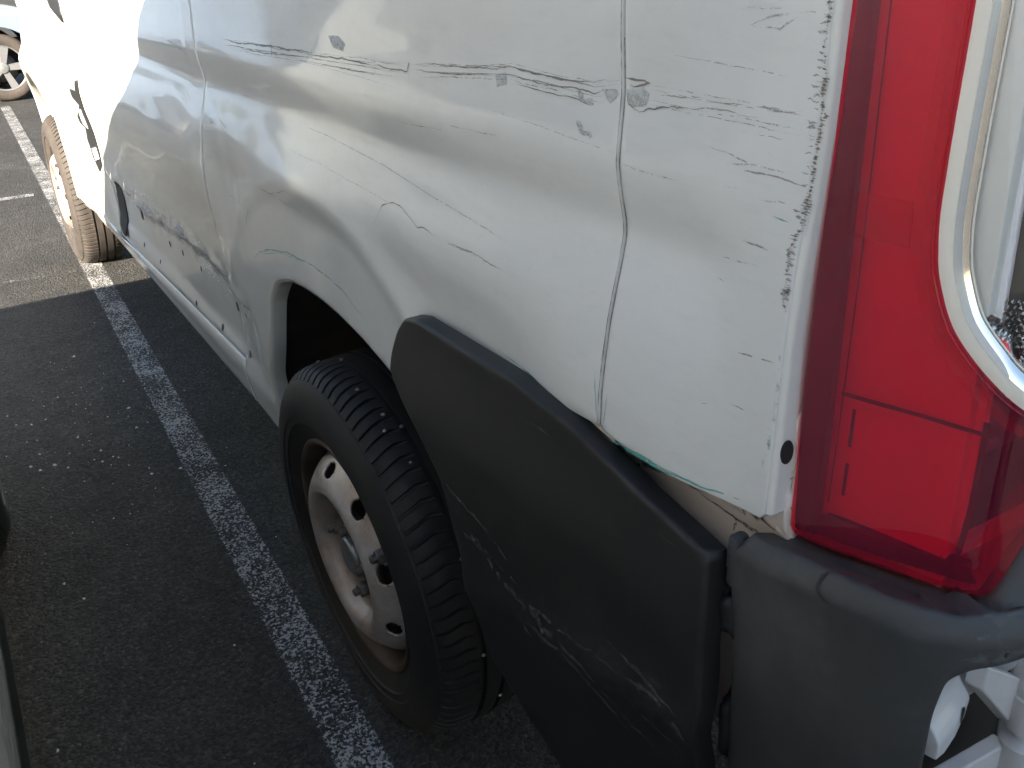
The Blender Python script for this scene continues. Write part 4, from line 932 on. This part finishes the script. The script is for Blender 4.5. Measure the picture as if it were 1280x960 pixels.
# ------------------------------------------------------------------ other vehicles
def vehicle(root, top, bottom_z, arches, y0, y1, tumble, mat, holesr):
    """body from a side outline: two side sheets with wheel arches and the skin over the top between them"""
    ys = lambda z, side: (y0 + tumble(z)) if side == 0 else (y1 - tumble(z))
    P = list(top)
    P.append((top[-1][0], bottom_z))
    xs = sorted(arches)                      # from the tail to the nose
    bot = []
    for ax in xs:
        bot += [(ax + holesr * math.cos(t), max(bottom_z, .33 + holesr * math.sin(t))) for t in np.linspace(math.pi * 1.08, -math.pi * .08, 22)]
    P = P + bot + [(top[0][0], bottom_z)]
    for side, out in ((0, (0, -1, 0)), (1, (0, 1, 0))):
        S = (lambda u, v: np.stack([u, y0 + tumble(v), v], -1)) if side == 0 else (lambda u, v: np.stack([u, y1 - tumble(v), v], -1))
        panel("body_side", P, S, mat, root, .06, .012, .03, out=out)
    V = []; F = []
    T = np.array(curve(top, .05, 2))
    for x, z in T:
        a = y0 + float(tumble(np.array(z))) + .010; b = y1 - float(tumble(np.array(z))) - .010
        for k in np.linspace(0, 1, 9): V.append((x, a + (b - a) * k, z + .012 * math.sin(math.pi * k) - .002))
    for i in range(len(T) - 1):
        for k in range(8): F.append((i * 9 + k, i * 9 + k + 1, i * 9 + 10 + k, i * 9 + 9 + k))
    mesh_obj("body_top", V, F, mat, root)
    # floor pan and wheel boxes so that no light passes through
    box("floor_pan", (top[-1][0] + .1, y0 + .25, bottom_z + .02), (top[0][0] - .1, y1 - .25, bottom_z + .30), M['inner'], root, .01)
nb = empty("silver_minivan", (0, 0, 0))
tag(nb, "silver minivan with dark sill cladding parked close on the left", "minivan")
ntop = [(1.76, .28), (1.86, .45), (1.87, .70), (1.84, .88), (1.80, .97), (1.72, 1.05), (1.40, 1.165), (1.11, 1.27), (.91, 1.35), (.76, 1.43), (.66, 1.50), (.56, 1.58), (.35, 1.68), (.10, 1.745), (-.30, 1.77), (-2.4, 1.77), (-2.75, 1.70), (-2.95, 1.3), (-3.0, .6), (-2.95, .28)]
def ntum(z):
    z = np.asarray(z, float); return .012 - .022 * sstep(.30, .55, z) + .16 * np.clip(z - 1.05, 0, 2) ** 1.3 + .01 * sstep(.9, 1.1, z)
NY0, NY1 = .538, 2.42
vehicle(nb, ntop, .25, (1.12, -2.15), NY0, NY1, ntum, M['silver'], .40)
S_n = lambda u, v: np.stack([u, NY0 + ntum(v), v], -1)
panel("sill_cladding", [(-1.70, .235), (.70, .235), (.70, .335), (-1.70, .335)], S_n, M['plastic'], nb, .06, .006, .02, out=(0, -1, 0), lift=.008)
for pl in ([(.62, 1.06), (1.10, 1.12), (.80, 1.33), (.52, 1.52), (.1, 1.65), (-.35, 1.67), (-.35, 1.06)],):
    panel("side_window", pl, S_n, M['glass'], nb, .06, .004, .004, out=(0, -1, 0), lift=.004)
panel("windscreen", [(.70, .15), (2.27, .15), (2.2, 1.0), (.78, 1.0)], lambda u, v: np.stack([np.interp(v, [0, .35, .6, .8, 1.0], [1.40, 1.11, .91, .76, .58]), u, np.interp(v, [0, .35, .6, .8, 1.0], [1.165, 1.27, 1.35, 1.43, 1.56])], -1), M['glass'], nb, .08, .004, .004, out=(1, 0, 1), lift=.02)
for sx in (.66, 2.1):
    panel("headlamp", [(sx, .72), (sx + .24, .72), (sx + .24, .88), (sx, .86)], lambda u, v: np.stack([1.845 - .3 * np.clip(v - .72, 0, 1), u, v], -1), M['clear'], nb, .05, .01, .02, out=(1, 0, 0), lift=.004)
def plain_wheel(parent, x, y, flip=False):
    w = copy_tree(w1, parent); w.location = (x, y, AX); w.rotation_euler = (0, .4, math.pi if not flip else 0)
    for c in list(w.children):
        if c.name.startswith(("stone", "balance")): bpy.data.objects.remove(c)
    if "label" in w: del w["label"]
    for c in w.children:
        if c.name.startswith("tyre"): c.rotation_euler = (0, -.4, 0)
    return w
for x in (1.12, -2.15):
    plain_wheel(nb, x, .508); plain_wheel(nb, x, NY1 - .01, True)

car = empty("silver_car", (10.0, -.33, 0))
tag(car, "pale blue silver car with five spoke alloy wheel, beyond the white van's nose", "car")
ctop = [(2.05, .30), (2.10, .55), (2.05, .72), (1.6, .86), (1.0, .95), (.35, 1.40), (-.3, 1.47), (-1.2, 1.42), (-1.9, 1.05), (-2.2, .95), (-2.25, .6), (-2.18, .30)]
cbody = empty("car_frame", (0, 0, 0))
def ctum(z):
    z = np.asarray(z, float); return .03 - .03 * sstep(.25, .6, z) + .22 * np.clip(z - .85, 0, 2)
vehicle(cbody, ctop, .22, (1.32, -1.32), 0, 1.75, ctum, M['blue_silver'], .385)
S_c = lambda u, v: np.stack([u, ctum(v), v], -1)
panel("side_window", [(.85, .98), (.35, 1.34), (-.3, 1.40), (-.3, .96)], S_c, M['glass'], cbody, .08, .004, .004, out=(0, -1, 0), lift=.004)
panel("side_window", [(-.4, .96), (-.4, 1.40), (-1.2, 1.36), (-1.6, 1.02)], S_c, M['glass'], cbody, .08, .004, .004, out=(0, -1, 0), lift=.004)
def alloy(parent, x, y, sgn):
    V = []; F = []
    root = lathe_y("wheel", [(.205, -.03), (.215, -.01), (.219, -.008), (.222, -.02), (.222, -.04)], M['alloy'], parent, 48)
    root.location = (x, y, .325)
    for k in range(5):
        a = math.radians(90 + 16 + 72 * k); ca, sa = math.cos(a), math.sin(a)
        def q(r, w, yy): return (r * ca - w * sa, yy, r * sa + w * ca)
        vs_ = [q(.03, -.026, -.022), q(.03, .026, -.022), q(.21, .036, -.016), q(.21, -.036, -.016), q(.03, -.028, -.05), q(.03, .028, -.05), q(.21, .040, -.05), q(.21, -.040, -.05)]
        mesh_obj("spoke", vs_, [(0, 1, 2, 3), (7, 6, 5, 4), (0, 4, 5, 1), (1, 5, 6, 2), (2, 6, 7, 3), (3, 7, 4, 0)], M['alloy'], root, False)
    lathe_y("hub_cap", [(.055, -.05), (.055, -.016), (.045, -.012), (0, -.010)], M['cap'], root, 32)
    lathe_y("brake_disc", [(.0, -.075), (.14, -.075), (.14, -.09), (.0, -.09)], M['steel'], root, 40)
    lathe_y("tyre", [(.2175, -.195), (.24, -.205), (.29, -.203), (.312, -.19), (.323, -.17), (.325, -.10), (.323, -.04), (.312, -.015), (.29, -.003), (.24, 0), (.2175, -.012)], M['tyre_dusty'], root, 64)
    root.rotation_euler = (0, 0, 0 if sgn > 0 else math.pi)
    return root
for x in (1.32, -1.32):
    alloy(cbody, x, .02, -1); alloy(cbody, x, 1.73, 1)
# bring the car's parts under the car itself, turned across the aisle with its flank towards the van
ang = math.radians(-90)
for o in list(cbody.children):
    o.parent = car
bpy.data.objects.remove(cbody)
car.rotation_euler = (0, 0, ang)
CX = 1.32     # its front wheel is the one in view
car.location = (9.95, -.34 + CX, 0)

# ------------------------------------------------------------------ broken glass and grit on the asphalt
V = []; F = []
def bit(x, y, s):
    b = len(V); a = random.uniform(0, 6.28); n = random.randint(3, 5); h = s * random.uniform(.25, .6)
    for k in range(n): V.append((x + s * random.uniform(.6, 1.2) * math.cos(a + k * 6.283 / n), y + s * random.uniform(.4, 1.1) * math.sin(a + k * 6.283 / n), .001))
    V.append((x + s * .15, y, h + .002))
    for k in range(n): F.append((b + k, b + (k + 1) % n, b + n))
for i in range(85):
    x = random.gauss(1.45, .35); y = random.gauss(.27, .11)
    bit(x, y, abs(random.gauss(0, .0028)) + .0013)
for i in range(60):
    bit(random.uniform(-.6, 3.2), random.uniform(-.1, .6), abs(random.gauss(0, .0016)) + .0009)
M['glassbits'] = simple('glass_crumbs', (.50, .56, .56), .2, 0, .3, 90)
gb = mesh_obj("glass_crumbs", V, F, M['glassbits'], None, False)
tag(gb, "pale crumbs of broken glass scattered on the asphalt", "broken glass", kind="stuff")
